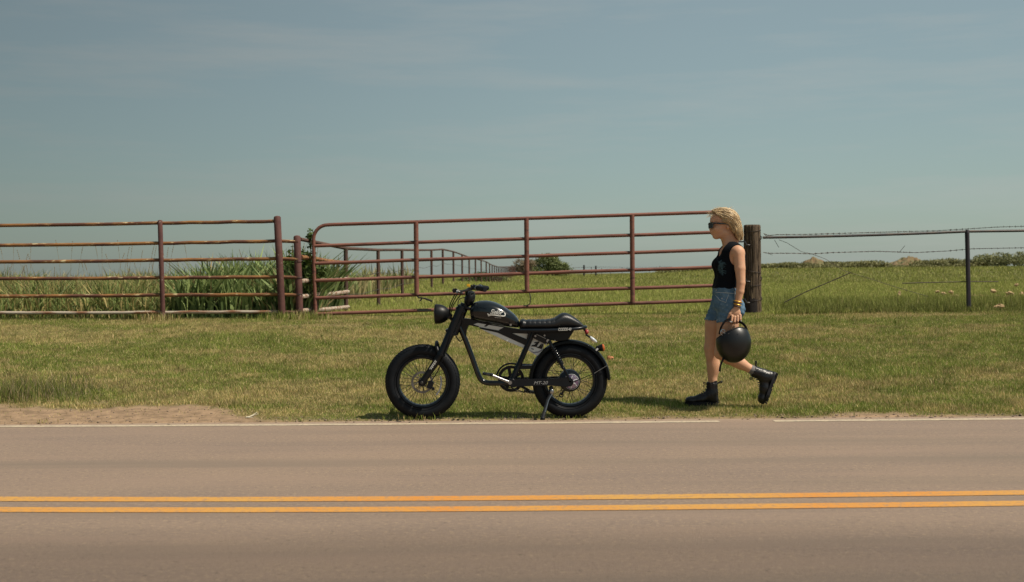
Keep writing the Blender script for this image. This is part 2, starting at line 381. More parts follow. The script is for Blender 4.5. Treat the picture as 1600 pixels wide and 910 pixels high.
gy = axis_pts([(-300, -30, 30), (-30, 2, 2), (2, 9.6, .4), (9.6, 9.8, .04), (9.8, 19, .1), (19, 30, .4), (30, 70, 1.5), (70, 220, 6), (220, 700, 40), (700, 3000, 300)])
GX, GY = np.meshgrid(gx, gy, indexing='xy'); GZ = ground_h(GX, GY)
nx_, ny_ = len(gx), len(gy)
idx = np.arange(nx_*ny_).reshape(ny_, nx_)
Q = np.stack([idx[:-1, :-1], idx[:-1, 1:], idx[1:, 1:], idx[1:, :-1]], -1).reshape(-1, 4)
me = np_mesh('ground', np.stack([GX, GY, GZ], -1).reshape(-1, 3), Q, True)
at = me.attributes.new('dirt', 'FLOAT', 'POINT'); at.data.foreach_set('value', dirt_mask(GX, GY).ravel().astype(np.float32))
tag(link_mesh('ground', me, M['ground']), 'grassy verge and pasture rising from the road to the horizon', None, None, 'structure')

# road: slab with a ragged far edge
rx = np.concatenate([np.arange(-300, -12, 12), np.arange(-12, 12, .05), np.arange(12, 301, 12)])
e = EDGE+.035*(fbm(rx*3.1, rx*0+2, 5)-.5)*2+.02*(fbm(rx*11, rx*0+8, 3)-.5)
rows = [(e+.03, np.full_like(rx, -.05)), (e, np.full_like(rx, -.006)), (e-.05, np.full_like(rx, 0.)), (np.full_like(rx, 8.), np.full_like(rx, .0)), (np.full_like(rx, 2.76), np.full_like(rx, 0.)), (np.full_like(rx, 2.7), np.full_like(rx, -.08))]
V = np.concatenate([np.stack([rx, a, b], -1) for a, b in rows]); n = len(rx)
Q = np.concatenate([np.stack([np.arange(n-1)+i*n, np.arange(1, n)+i*n, np.arange(1, n)+(i+1)*n, np.arange(n-1)+(i+1)*n], -1) for i in range(len(rows)-1)])
Q = Q[:, ::-1]
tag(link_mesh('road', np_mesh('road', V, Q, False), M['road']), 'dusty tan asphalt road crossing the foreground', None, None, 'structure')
def stripe(name, Y, w, x0, x1, m, label, bend, zoff=.0025):
    xs = np.concatenate([np.arange(x0, x1, .04 if x1-x0 < 100 else .04)]) if x1-x0 < 60 else np.arange(x0, x1, .1)
    b = bend(xs)
    j = .006*(fbm(xs*7, xs*0+Y, 4)-.5); k = .006*(fbm(xs*7+40, xs*0+Y, 4)-.5)
    a0 = Y+b-w/2+j; a1 = Y+b+w/2+k; n = len(xs)
    V = np.concatenate([np.stack([xs, a0, xs*0+zoff], -1), np.stack([xs, a1, xs*0+zoff], -1)])
    Q = np.stack([np.arange(n-1), np.arange(1, n), np.arange(1, n)+n, np.arange(n-1)+n], -1)
    return tag(link_mesh(name, np_mesh(name, V, Q), m), label, None, None, 'structure')
yb = lambda x: np.where(x < 0, .012*np.minimum(-x, 3.4)**2, .005*np.minimum(x, 3.4)**2)
wb = lambda x: np.where(x < 0, .003*np.minimum(-x, 4.5)**2, .001*np.minimum(x, 4.5)**2)
stripe('yellow_line', 6.283, .128, -60, 60, M['yline'], 'farther stripe of the double yellow centre line', yb)
stripe('yellow_line', 5.999, .128, -60, 60, M['yline'], 'nearer stripe of the double yellow centre line', yb)
stripe('white_line', 9.43, .105, -60, 1.70, M['wline'], 'thin white edge line along the left and middle of the road', wb)
stripe('white_line', 9.43, .105, 2.02, 60, M['wline'], 'thin white edge line right of the gap', wb)

# ------------------------------------------------------------------ grass
def blades(name, x, y, h, w, col, label, z=None, lean=.35, bend=True, m=None, cat='grass', seg=1):
    n = len(x); z = ground_h(x, y) if z is None else z
    a = rng.random(n)*2*np.pi; la = rng.random(n)*2*np.pi; lm = lean*rng.random(n)*h
    dx, dy = np.cos(a)*w/2, np.sin(a)*w/2
    tx, ty = np.cos(la)*lm, np.sin(la)*lm
    b = np.stack([x, y, z-.004], -1)
    o = np.stack([dx, dy, 0*dx], -1); t = np.stack([tx, ty, h], -1)
    if seg == 1:
        V = np.stack([b-o, b+o, b+t], 1).reshape(-1, 3); Fc = np.arange(3*n).reshape(-1, 3); k = 3
    else:   # bent blade: two triangles + tip
        mid = t*np.array([.30, .30, .58]); 
        V = np.stack([b-o*.7, b+o*.7, b+mid+o, b+mid-o, b+t], 1).reshape(-1, 3)
        base = np.arange(n)[:, None]*5
        Fc = np.concatenate([base+np.array([[0, 1, 2]]), base+np.array([[0, 2, 3]]), base+np.array([[3, 2, 4]])]); k = 5
    me = np_mesh(name, V, Fc, False)
    ca = me.attributes.new('tone', 'FLOAT_COLOR', 'POINT')
    c4 = np.ones((n, k, 4), np.float32); c4[:, :, :3] = col[:, None, :]
    ca.data.foreach_set('color', c4.ravel())
    return tag(link_mesh(name, me, m or M['grass']), label, None if cat is None else cat, None, 'stuff')
def grass_col(x, y, dry=None, greener=0., smooth=0.):
    n = len(x)
    p = fbm(x*.55+3, y*.9+1, 5); q = fbm(x*2.3, y*3.3, 3); cl_ = fbm(x*7+2, y*7, 2)
    d = sst(.41, .58, p*.62+q*.38 + .10*(rng.random(n)-.5) - greener)
    if dry is not None: d = np.clip(d+dry, 0, 1)
    g = np.array([.095, .140, .026]); g2 = np.array([.175, .185, .040]); dr = np.array([.300, .235, .105]); st = np.array([.46, .37, .20])
    r = rng.random(n)
    c = g[None]*(1-r[:, None])+g2[None]*r[:, None]
    isdry = rng.random(n) < (.14+.62*d)
    c = np.where(isdry[:, None], dr[None]*(.75+.5*rng.random(n))[:, None], c)
    isst = rng.random(n) < .045
    c = np.where(isst[:, None], st[None], c)
    c = c*(1-smooth)+np.array([[.165, .175, .045]])*smooth
    return (1.50*c*((.70+.60*rng.random(n))*(.66+.68*cl_))[:, None]).astype(np.float32)
def scatter(n, y0, y1, margin=1.3, xmin=None, xmax=None, pw=1.0):
    u = rng.random(n); y = y0+(y1-y0)*u**pw
    hw = .425*y+margin; x = (rng.random(n)*2-1)*hw
    k = np.ones(n, bool)
    if xmin is not None: k &= x > xmin
    if xmax is not None: k &= x < xmax
    return x[k], y[k]
# mown verge
x, y = scatter(1150000, EDGE-.02, 18.3, 1.0, pw=1.12)
dm = dirt_mask(x, y)
edge = sst(0, .12, y-EDGE+.10*(fbm(x*6, y*0, 3)-.5))
keep = rng.random(len(x)) < np.clip(1-1.15*dm, .02, 1)*np.clip(edge, .05, 1)
x, y, dm = x[keep], y[keep], dm[keep]
tall = fbm(x*1.1+20, y*1.3, 4)
h = (.014+.027*rng.random(len(x))**1.5)*(.45+1.1*tall+.5*(fbm(x*6, y*6, 2)-.3))*(1-.4*dm)*(.55+.45*sst(0, .5, y-EDGE))
fringe = sst(17.2, 18.1, y+.5*(tall-.5)); h = h*(1+.35*fringe)
blades('grass', x, y, h, .0042+.0034*rng.random(len(x)), 1.03*grass_col(x, y, .25*fringe+.3*dm), 'short mown grass on the verge between road and gate', lean=.9)
# taller tufts on the verge: seedy clump at the left edge, ragged bits round the post feet and at the road edge
tx, ty, th, tcx = [], [], [], []
def tuft(cx, cy, rx_, ry_, n, h0, h1):
    a = rng.normal(0, 1, (n, 2)); tx.append(cx+a[:, 0]*rx_*.5); ty.append(cy+a[:, 1]*ry_*.5); th.append(h0+(h1-h0)*rng.random(n))

for _ in range(60):
    cx = rng.uniform(-6.5, 6.5); cy = rng.uniform(10.5, 17.8); tuft(cx, cy, .16, .12, 45, .03, .085)
for k in range(16):
    xx = rng.uniform(-4, 4); tuft(xx, EDGE+.04, .10, .03, 12, .02, .05)
tuft(-.72, 9.69, .16, .05, 60, .03, .07); tuft(.45, 9.70, .20, .05, 50, .02, .05)
for px in (435, 466, 251, 490): c = W(px, 495, 17.9); tuft(c[0], 17.75, .35, .15, 220, .05, .17)
x = np.concatenate(tx); y = np.concatenate(ty); h = np.concatenate(th); k = y > EDGE-.01; x, y, h = x[k], y[k], h[k]
blades('grass_tufts', x, y, h, .006+0*x, grass_col(x, y, .05), 'taller grass tufts in the verge, one seedy clump at the left edge', lean=.5, seg=2)
a = rng.normal(0, 1, (5200, 2)); x = -4.45+a[:, 0]*.42; y = 11.05+a[:, 1]*.28; k = y > 10.6; x, y = x[k], y[k]; n = len(x)
h = .03+.15*rng.random(n)**1.4*np.exp(-((x+4.4)/.7)**2)
c = grass_col(x, y, -.15, .05); c = np.where((rng.random(n) < .22)[:, None], np.array([[.27, .22, .13]])*(.7+.5*rng.random((n, 1))), c*.72).astype(np.float32)
blades('seedy_grass_clump', x, y, h, .0042+0*x, c, 'taller seedy grass clump near the left edge of the frame', lean=.55, seg=2)
# loose gravel along the crumbling asphalt edge
mb = MB(); rg = random.Random(12)
for i in range(700):
    xx = rg.uniform(-5.2, 5.2); yy = EDGE+rg.gauss(.02, .09) if xx > -1.6 or rg.random() < .4 else EDGE+rg.uniform(-.05, .7)
    if yy < EDGE-.16: continue
    r_ = rg.uniform(.003, .011); b0 = len(mb.v); mb.ell((xx, yy, max(float(ground_h(xx, yy)), 0. if yy < EDGE else -1)+r_*.3), (r_*rg.uniform(.8, 1.5), r_, r_*.6), 5, 3)
mb.sm = [False]*len(mb.sm)
tag(mb.build('gravel', mat('road gravel', (.34, .25, .17), .9, 0, col2=(.13, .10, .08), nscale=8)), 'loose gravel scattered along the asphalt edge', 'gravel', None, 'stuff')
# pasture beyond the gate and fence
x, y = scatter(330000, 18.2, 60, 2, pw=1.75)
k = x > np.interp(y, FY, FX)-.3-2.2*sst(20, 22, y); x, y = x[k], y[k]
n = len(x); far = (y-18)/40
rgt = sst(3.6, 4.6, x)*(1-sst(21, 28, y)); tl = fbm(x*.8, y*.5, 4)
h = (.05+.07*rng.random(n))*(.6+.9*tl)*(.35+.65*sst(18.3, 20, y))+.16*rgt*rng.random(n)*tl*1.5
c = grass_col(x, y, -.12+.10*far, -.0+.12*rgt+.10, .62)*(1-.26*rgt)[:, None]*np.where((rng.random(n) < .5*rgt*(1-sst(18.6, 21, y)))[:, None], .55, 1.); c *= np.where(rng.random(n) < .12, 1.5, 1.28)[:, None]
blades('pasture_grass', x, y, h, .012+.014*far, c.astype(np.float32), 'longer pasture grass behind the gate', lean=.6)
x, y = scatter(140000, 58, 330, 6, pw=1.7); n = len(x); k = x > -45; x, y = x[k], y[k]; n = len(x)
c = 1.12*grass_col(x*.15, y*.15, -.05, .05, .7)
blades('far_pasture_grass', x, y, (.12+.16*rng.random(n))*(y/120)**.6, .05*(y/80), c, 'distant pasture grass running to the skyline', lean=.6)

# tall weeds left of the gate, behind the pipe fence
def weeds(n, x0, x1, y0, y1, h0, h1, w, label, dry, name, up=1.0, lean=.55, green=(.075, .115, .035), pale=(.24, .26, .13), dryc=(.34, .27, .13)):
    x = rng.uniform(x0, x1, n); y = rng.uniform(y0, y1, n)
    clump = fbm(x*1.6, y*1.2, 3)
    h = (h0+(h1-h0)*rng.random(n)**1.3)*(.30+1.35*clump)*up
    r = rng.random(n)[:, None]; c = np.array(green)[None]*(1-r)+np.array(pale)[None]*r
    c = np.where((rng.random(n) < dry)[:, None], np.array(dryc)[None], c)*(.8+.4*rng.random(n))[:, None]
    return blades(name, x, y, h, w*(.6+.8*rng.random(n)), c.astype(np.float32), label, lean=lean, seg=2, m=M['leaf'])
weeds(7000, -5.15, -3.02, 18.4, 21.5, .35, .92, .042, 'dense dark reeds and long leaves behind the pipe fence left of the gate', .10, 'reeds', lean=.85, green=(.045, .085, .022), pale=(.34, .42, .15))
weeds(1500, -3.75, -2.98, 19.3, 21.8, .25, .62, .026, 'pale leafy weeds under the first panel of the receding fence', .2, 'weeds', lean=.7)
weeds(60000, -15.5, -5.1, 18.3, 26, .15, .66, .020, 'tall mixed weeds and dry grass behind the left fence', .30, 'tall_weeds', green=(.09, .14, .032), pale=(.24, .27, .085), dryc=(.36, .29, .11), lean=.9)
weeds(22000, -26, -3.4, 27, 45, .3, .70, .04, 'distant tall dry grass left of the receding fence', .45, 'tall_dry_grass', green=(.11, .15, .045), pale=(.30, .30, .12), dryc=(.40, .33, .16))
# thin dry stalks with seed heads
mb = MB()
for i in range(90):
    xx = random.uniform(-9.5, -3.2); yy = random.uniform(18.4, 20.5); hh = random.uniform(.75, 1.22)
    if xx > -5 and random.random() < .5: continue
    z0 = float(ground_h(xx, yy)); lx = random.uniform(-.18, .18); ly = random.uniform(-.1, .1)
    pts = [(xx+lx*t*t, yy+ly*t*t, z0+hh*t) for t in (0, .35, .7, 1)]
    mb.tube(pts, [.0028, .0024, .002, .0015], 4)
    for k in range(5):
        t = 1-.03*k; p = Vector((xx+lx*t*t, yy+ly*t*t, z0+hh*t)); mb.ell(p, (.006, .006, .012), 5, 3)
tag(mb.build('dry_stalks', mat('dry stalk', (.20, .15, .08), .9)), 'thin dry seed stalks standing above the weeds behind the left fence', 'weeds', None, 'stuff')

# ------------------------------------------------------------------ shrubs, trees, mounds
def leaf_cloud(blobs, n, size, cols, seed=0, up=.3):
    r = np.random.default_rng(seed); V = []; C = []
    wts = np.array([b[1][0]*b[1][1]*b[1][2] for b in blobs])**.6; wts /= wts.sum()
    pick = r.choice(len(blobs), n, p=wts)
    cc = np.array([b[0] for b in blobs])[pick]; rr = np.array([b[1] for b in blobs])[pick]
    d = r.normal(size=(n, 3)); d /= np.linalg.norm(d, axis=1)[:, None]
    rad = (.35+.65*r.random(n)**.45)[:, None]
    rad = rad*(1+.22*r.normal(size=(n, 1))*(r.random((n, 1)) < .35))
    p = cc+d*rr*rad
    u = r.normal(size=(n, 3)); u /= np.linalg.norm(u, axis=1)[:, None]
    v = np.cross(u, r.normal(size=(n, 3))); v /= np.linalg.norm(v, axis=1)[:, None]
    s = (size*(.6+.8*r.random(n)))[:, None]
    V = np.stack([p-u*s, p+v*s*.45, p+u*s, p-v*s*.45], 1).reshape(-1, 3)
    Fq = np.arange(4*n).reshape(-1, 4)
    clump = r.random(len(blobs))[pick][:, None]
    c = np.array(cols[0])[None]*(1-clump)+np.array(cols[1])[None]*clump
    c = c*(.75+.5*r.random(n))[:, None]
    me = np_mesh('foliage', V, Fq); ca = me.attributes.new('tone', 'FLOAT_COLOR', 'POINT')
    c4 = np.ones((n, 4, 4), np.float32); c4[:, :, :3] = c[:, None, :]; ca.data.foreach_set('color', c4.ravel())
    return me
def shrub(name, c, w, d, h, n, leaf, cols, label, cat, group=None, seed=1, trunk=True, lift=.12, nb=11, crown='crown'):
    r = random.Random(seed); z0 = float(ground_h(c[0], c[1]))
    root = empty(name, (c[0], c[1], z0)); tag(root, label, cat, group)
    bl = []
    for i in range(nb):
        a = r.random()*6.28; q = r.random()**.5*.68
        bx, by = math.cos(a)*q*w/2, math.sin(a)*q*d/2
        rz = h*r.uniform(.18, .30); zt = h*(1-.45*(abs(bx)/(w/2))**2)
        bz = r.uniform(lift*h+rz*.7, max(lift*h+rz*.8, zt-rz))
        bl.append(((bx, by, bz), (w*r.uniform(.14, .24), d*r.uniform(.14, .24), rz)))
    link_mesh(crown, leaf_cloud(bl, n, leaf, cols, seed), M['leaf'], root)
    if trunk:
        mb = MB(); rt = max(.012, h*.028)
        for i in range(4 if h > 1.2 else 3):
            b = bl[i][0]
            mb.tube([(r.uniform(-.03, .03)*w, 0, -.05), (b[0]*.35, b[1]*.35, h*.28), (b[0]*.8, b[1]*.8, b[2]*.85), (b[0], b[1], b[2]+.1*h)], [rt, rt*.75, rt*.45, rt*.2], 6)
        mb.build('trunk' if h > 1.2 else 'stem', M['barkm'], root)
    return root
# leafy shrub wrapped round the short post
shrub('leafy_shrub', (-3.32, 18.85), .75, .6, 1.10, 2600, .040, ((.05, .10, .025), (.12, .17, .04)), 'dark green leafy shrub crowding the short post beside the gate', 'shrub', seed=4, lift=.25)
# vine on the gate end
root = empty('climbing_vine', (-2.98, 18.34, .55)); tag(root, 'green vine climbing above the rounded corner of the gate', 'vine')
vb = [((-.04, .05, .42), (.12, .08, .16)), ((.0, .05, .62), (.13, .09, .14)), ((-.05, .04, .86), (.07, .06, .14)), ((-.07, .04, 1.12), (.055, .05, .12)), ((-.06, .04, 1.24), (.06, .05, .07)), ((.10, .06, .66), (.10, .05, .08))]
link_mesh('foliage', leaf_cloud(vb, 420, .034, ((.07, .13, .025), (.16, .20, .05)), 9), M['leaf'], root)
MB().tube([(.02, .05, -.1), (-.02, .05, .4), (-.06, .05, .8), (-.06, .05, 1.2)], .008, 6).build('stem', M['barkm'], root)
# twiggy dead stems through the vine
mb = MB()
for i in range(12):
    x0 = random.uniform(-.3, .12); mb.tube([(x0, .05, -.1), (x0+random.uniform(-.06, .06), .05, .45), (x0+random.uniform(-.1, .1), .05, random.uniform(.6, .95))], [.007, .005, .002], 5)
mb.build('dead_stems', M['barkm'], root)

t_cols = ((.12, .15, .055), (.19, .22, .08))
shrub('round_tree', (5.45, 200), 8.6, 5, 4.0, 7000, .17, t_cols, 'round crowned green tree on the skyline behind the gate', 'tree', seed=12, lift=.02, nb=16)
shrub('scrub_bush', (1.9, 190), 5.2, 3, 2.6, 2600, .14, ((.20, .155, .105), (.24, .19, .12)), 'brownish bare bush just left of the round tree on the skyline', 'bush', seed=15, lift=.0, nb=9)
shrub('scrub_bush', (-2.3, 92), 4.6, 2, .8, 1600, .08, ((.07, .10, .035), (.11, .135, .045)), 'low green bush at the foot of the receding fence', 'bush', seed=16, lift=.0, nb=9)
hed = [  # px centre, px top, px width, colour, label
    (1210, 412, 60, 0, 'low hedge bush just right of the wooden post, on the skyline'),
    (1243, 411, 54, 0, 'hedge bush left of the pointed brown mound'),
    (1312, 410, 70, 0, 'hedge bush right of the pointed brown mound'),
    (1362, 408, 62, 0, 'hedge bush left of the tall brown mound'),
    (1458, 407, 60, 0, 'hedge bush right of the tall brown mound'),
    (1500, 404, 66, 0, 'hedge bush behind the thin steel post'),
    (1562, 398, 62, 1, 'tallest round hedge bush right of the thin steel post'),
    (1606, 396, 60, 1, 'large hedge bush cut by the right edge of the frame'),
    (1660, 399, 70, 1, 'hedge bush beyond the right edge of the frame'),
    (1278, 416, 56, 0, 'low hedge bush in front of the pointed brown mound'),
    (1335, 410, 56, 0, 'hedge bush midway between the two brown mounds'),
    (1395, 415, 50, 0, 'low hedge bush in front of the left slope of the tall brown mound'),
    (1430, 415, 50, 0, 'low hedge bush in front of the right slope of the tall brown mound'),
    (1532, 405, 56, 0, 'hedge bush just right of the thin steel post'),
    (1085, 418, 52, 0, 'small hedge bush on the skyline behind the walking person'),
    (1045, 423, 30, 0, 'tiny hedge bush left of the walking person')]
for i, (px, pt, pw_, k, lab) in enumerate(hed):
    Yh = 176+4*(i % 3); X, _, zt = W(px, pt, Yh); z0 = float(ground_h(X, Yh)); 
    shrub('hedge_bush', (X, Yh), pw_*Yh/F*1.55, 3.2, max(.4, zt-z0)*1.18, 2600, .16, (((.20, .20, .085), (.26, .25, .11)), ((.18, .195, .085), (.26, .265, .12)))[k], lab, 'bush', 'hedge bushes on the right skyline', seed=30+i, trunk=True, lift=0, nb=13)  # leaf colours lightened to carry the distance haze
def mound(px0, px1, ppx, ptop, Y, label):
    x0, x1, xp = W(px0, 420, Y)[0], W(px1, 420, Y)[0], W(ppx, 420, Y)[0]; zt = W(ppx, ptop, Y)[2]
    root_z = float(ground_h((x0+x1)/2, Y)); n = 30
    xs = np.linspace(x0, x1, n); ys = np.linspace(-3, 3, 14); V = []
    for yy in ys:
        for xx in xs:
            t = (xx-x0)/(xp-x0) if xx < xp else (x1-xx)/(x1-xp)
            hh = max(0, t)**.8*(1-abs(yy)/3)**.6*(zt-root_z)
            hh *= (.55+.85*float(fbm(np.array([xx*1.6+ppx]), np.array([yy*1.3+Y]), 4)[0]))
            V.append((xx-(x0+x1)/2, yy, hh-.05))
    Fq = [(j*n+i, j*n+i+1, (j+1)*n+i+1, (j+1)*n+i) for j in range(13) for i in range(n-1)]
    o = link_mesh('soil_mound', np_mesh('soil_mound', V, Fq, False), M['soil'], None, ((x0+x1)/2, Y, root_z)); tag(o, label, 'mound', 'brown mounds in the skyline hedge')
mound(1236, 1306, 1272, 400.5, 190, 'low pointed brown mound among the hedge bushes, nearer the wooden post')
mound(1374, 1462, 1418, 398.5, 190, 'taller brown soil mound among the hedge bushes, nearer the thin steel post')

# ------------------------------------------------------------------ fences and gate
def pipe(a, b, r, n=10, sag=0, k=2, wob=0):
    P = []
    for i in range(k+1):
        t = i/k; p = Vector(a).lerp(Vector(b), t); p.z -= sag*4*t*(1-t); p.z += wob*math.sin(t*17+a[0]*3)
        P.append(p)
    return P
GYD = 18.3
# left pipe fence
LY = 17.95
fen = empty('pipe_fence', (W(435, 497, LY)[0], LY, float(ground_h(W(435, 497, LY)[0], LY))))
tag(fen, 'six rail rusty pipe fence with flaking paint along the left', 'fence')
org = fen.location
def FW(px, py, dy=0): p = W(px, py, LY+dy); return p
rails_y = [(353, 349, 346), (384, 380.5, 377), (410, 407, 404.5), (436, 434.5, 433), (463.5, 461.5, 460.5), (489.5, 488.5, 487.5)]
for i, (a, b, c) in enumerate(rails_y):
    m = M['whiterail'] if i == 5 else M['rustrail']; r = .026 if i < 5 else .024
    sl = (a-b)/251
    MB().tube(pipe(FW(-420, a+sl*420), FW(250, b), r, k=8, wob=.004), r, 10).build('rail', m, fen, org)
    MB().tube(pipe(FW(252, b), FW(434, c), r, k=8, wob=.004), r, 10).build('rail', m, fen, org)
    if i >= 1:
        MB().tube(pipe(FW(436, c), FW(466, c+1), r), r*.95, 10).build('rail', m if i < 5 else M['rustpost'], fen, org)
def round_post(name, pxt, pyt, pxb, pyb, Y, r, m, parent, cap=True, dz=.25):
    t = Vector(W(pxt, pyt, Y)); b = Vector(W(pxb, pyb, Y)); d = (b-t).normalized(); b = b+d*dz
    pts = [b, b.lerp(t, .5), t-(t-b).normalized()*r*.5]; rs = [r, r, r]
    if cap: pts += [t-(t-b).normalized()*r*.15, t]; rs += [r*.8, r*.25]
    return MB().tube(pts, rs, 14).build(name, m, parent, parent.location)
round_post('post', 433, 337.5, 441, 497, LY-.02, .053, M['rustpost'], fen)
round_post('post', 250, 344, 254.5, 490, LY-.02, .036, M['rustpost'], fen)
round_post('post', -118, 346, -116, 492, LY-.02, .036, M['rustpost'], fen)
round_post('post', 464, 368, 468.5, 497, LY+.03, .053, M['rustpost'], fen)
# wire wraps on the end post
for py in (410, 436, 462, 488):
    p = Vector(W(467, py, LY+.03)); MB().tube([(p.x+.058*math.cos(a), p.y+.058*math.sin(a), p.z+.004*a) for a in np.linspace(0, 9, 26)], .004, 5, caps=False).build('wire_tie', M['wire'], fen, org)

# receding fence behind the gate
rf = empty('receding_fence', (FX[1], FY[1], float(ground_h(FX[1], FY[1])))); tag(rf, 'brown pipe fence running away to the skyline behind the gate', 'fence'); ro = rf.location
Yk = [20.5+3.85*i for i in range(34)]
top = []
for i, Yp in enumerate(Yk):
    X = float(np.interp(Yp, FY, FX)); zt = float(np.interp(Yp, FY, FT)); zb = min(float(ground_h(X, Yp)), zt-1.05)
    r = .036
    MB().tube([(X, Yp, zb-.1), (X, Yp, zt)], r, 8).build('post', M['farpipe'], rf, ro); top.append((X, Yp, zt))
p0 = W(469, 374, LY+.05)
pts = [p0]+top
for i in range(len(pts)-1):
    MB().tube([pts[i], pts[i+1]], .028, 8).build('rail', M['farpipe'], rf, ro)
for (ya, yb_, m) in ((402, 412, M['rustrail']), (439.5, 436.5, M['whiterail']), (464, 456.5, M['whiterail']), (486, 480.5, M['whiterail'])):
    a = W(470, ya, LY+.08); b = list(W(544, yb_, 20.4)); MB().tube(pipe(a, b, .03, k=4, wob=.006), .032, 8).build('rail', m, rf, ro)
for k, dz in enumerate((.45, .78)):
    P = []
    for (X, Yp, zt) in top[:22]: P.append((X+.03, Yp, zt-dz)); P.append((X+.04, Yp+1.9, zt-dz-.02))
    MB().tube(P, .005, 4).build('wire', M['wire'], rf, ro)

# the big gate
g0 = W(490, 497, GYD); gate = empty('pipe_gate', (g0[0], GYD, g0[2])); tag(gate, 'long rust red six rail pipe gate, closed behind the motorbike', 'gate'); go = gate.location
GL = [352.5, 384.5, 412, 438.8, 466, 491]; GR = [332, 363.5, 390.8, 418, 446.8, 470]
gx1 = 1166
def gz(i, px): t = (px-490)/(1110-490); return GL[i]+(GR[i]-GL[i])*t
def G(px, py, d=0): return W(px, py, GYD+d)
R0 = .027
# outer frame: left stile, rounded corner, top rail, rounded corner and right stile in one bent pipe
gx1 = 1151
pts = [G(gx1, gz(5, gx1)), G(gx1, gz(3, gx1))]
cx, cy, rr = gx1-22, gz(0, 1129)+22, 22
for a in np.linspace(0, 90, 8): pts.append(G(cx+rr*math.cos(math.radians(a)), cy-rr*math.sin(math.radians(a))))
pts += [G(1000, gz(0, 1000)), G(700, gz(0, 700)), G(520, gz(0, 520)-.3)]
cx, cy, rr = 512, 374, 22
for a in np.linspace(90, 180, 8): pts.append(G(cx+rr*math.cos(math.radians(a)), cy-rr*math.sin(math.radians(a))-.3))
pts += [G(491, 430), G(493.5, 497)]
MB().tube(pts, R0, 12).build('outer_frame', M['rust'], gate, go)
for i in range(1, 6):
    MB().tube(pipe(G(491, gz(i, 491)), G(gx1, gz(i, gx1)), R0, k=10, wob=.0015), R0*.97, 12).build('rail', M['rust'], gate, go)
for (px, i1) in ((650, 4), (822.5, 4), (987.5, 5)):
    a = G(px, gz(0, px), -.012); b = G(px+1, gz(i1, px), -.012)
    MB().tube([a, b], .036, 12).build('upright', M['rust'], gate, go)
MB().box(G(663, gz(5, 663)-.2, -.028), (.21, .012, .035)).build('maker_plate', M['darksteel'], gate, go, bevel=.002)
MB().tube([G(652, 463.5, -.03), G(655, 465.5, -.045), G(664, 466.5, -.05)], .011, 6).tube([G(663, 466.2, -.05), G(675.5, 471.2, -.05)], [.013, .015], 6).tube([G(660, 466, -.04), G(656, 470.5, -.05)], .011, 6).build('latch', M['darksteel'], gate, go, bevel=0)
MB().tube([G(827.5, 458, -.03), G(829, 466, -.04), G(828, 475, -.04), G(823, 478, -.04), G(818, 478, -.035)], .008, 7).build('chain_hook', M['darksteel'], gate, go)
for py in (380, 437, 470):
    MB().tube([G(1151, py-2, .0), G(1160, py-2, .0), G(1164, py-2, -.02), G(1166, py+3, -.02), G(1171, py+3.5, .0)], .012, 7).build('hinge', M['darksteel'], gate, go)

# wooden corner post
WPY = 18.6
wb_ = W(1176, 488, WPY); X0 = wb_[0]; zb = wb_[2]; zt = W(1178, 351.5, WPY)[2]; hh = zt-zb
wp = empty('wooden_post', (X0, WPY, zb)); tag(wp, 'thick weathered grey brown wooden corner post right of the walking person', 'post')
r = .128; rr_ = random.Random(3); cr = [(rr_.uniform(0, 6.28), rr_.uniform(.03, .09), rr_.uniform(.35, 1.05), rr_.uniform(-.2, .6)) for _ in range(30)]
def wob(a, h):
    s = 1+.03*math.sin(2*a+1)+.02*math.sin(5*a+h*2)
    for (ca, cw, cl_, c0) in cr:
        d = (a-ca-.05*math.sin(h*5+ca)+math.pi) % (2*math.pi)-math.pi
        if c0*hh < h < (c0+cl_)*hh: s -= .075*math.exp(-(d/(cw*.6))**2)
    return s
prof = [(r*1.05, -.25), (r*1.04, 0)]+[(r*(1.04-.06*t), hh*t) for t in np.linspace(.04, .975, 26)]+[(r*.95, hh*.992), (r*.86, hh), (r*.4, hh*1.0-.004), (.001, hh-.01)]
MB().lathe(prof, 'Z', (0, 0, 0), 128, wob=wob).build('trunk', M['wood'], wp)
prof = [(r*1.075, -.05), (r*1.07, .02), (r*1.062, .10), (r*1.05, .17), (r*1.03, .22)]
mbc = MB(); n = 34; vs = []
for j, (rr0, hz) in enumerate(prof):
    for k in range(n):
        a = math.radians(140)+math.radians(150)*k/(n-1); q = hz+(.13*math.sin(k*.9)*math.exp(-((k-13)/9)**2) if j > 1 else 0)+(.15 if (j == 4 and k < 17) else 0)
        vs.append((rr0*math.cos(a)*wob(a, 0), rr0*math.sin(a)*wob(a, 0), q))
mbc.add(vs, [(j*n+k, j*n+k+1, (j+1)*n+k+1, (j+1)*n+k) for j in range(4) for k in range(n-1)])
mbc.build('scorched_foot', M['char'], wp)
for (py, tl_) in ((362, .02), (425, -.02), (446.5, .01), (470, .015)):
    z = W(1178, py, WPY)[2]-zb; rw = r*1.03
    MB().tube([(rw*math.cos(a), rw*math.sin(a), z+tl_*math.cos(a)) for a in np.linspace(0, 2*math.pi, 28, endpoint=False)], .004, 5, closed=True).build('wire_band', M['wire'], wp)
for (py) in (372, 436, 467):
    z = W(1178, py, WPY)[2]-zb
    MB().tube([(.115, -.06, z+.03), (.128, -.075, z+.015), (.128, -.075, z-.015), (.112, -.065, z-.03)], .006, 6).build('staple', M['darksteel'], wp)

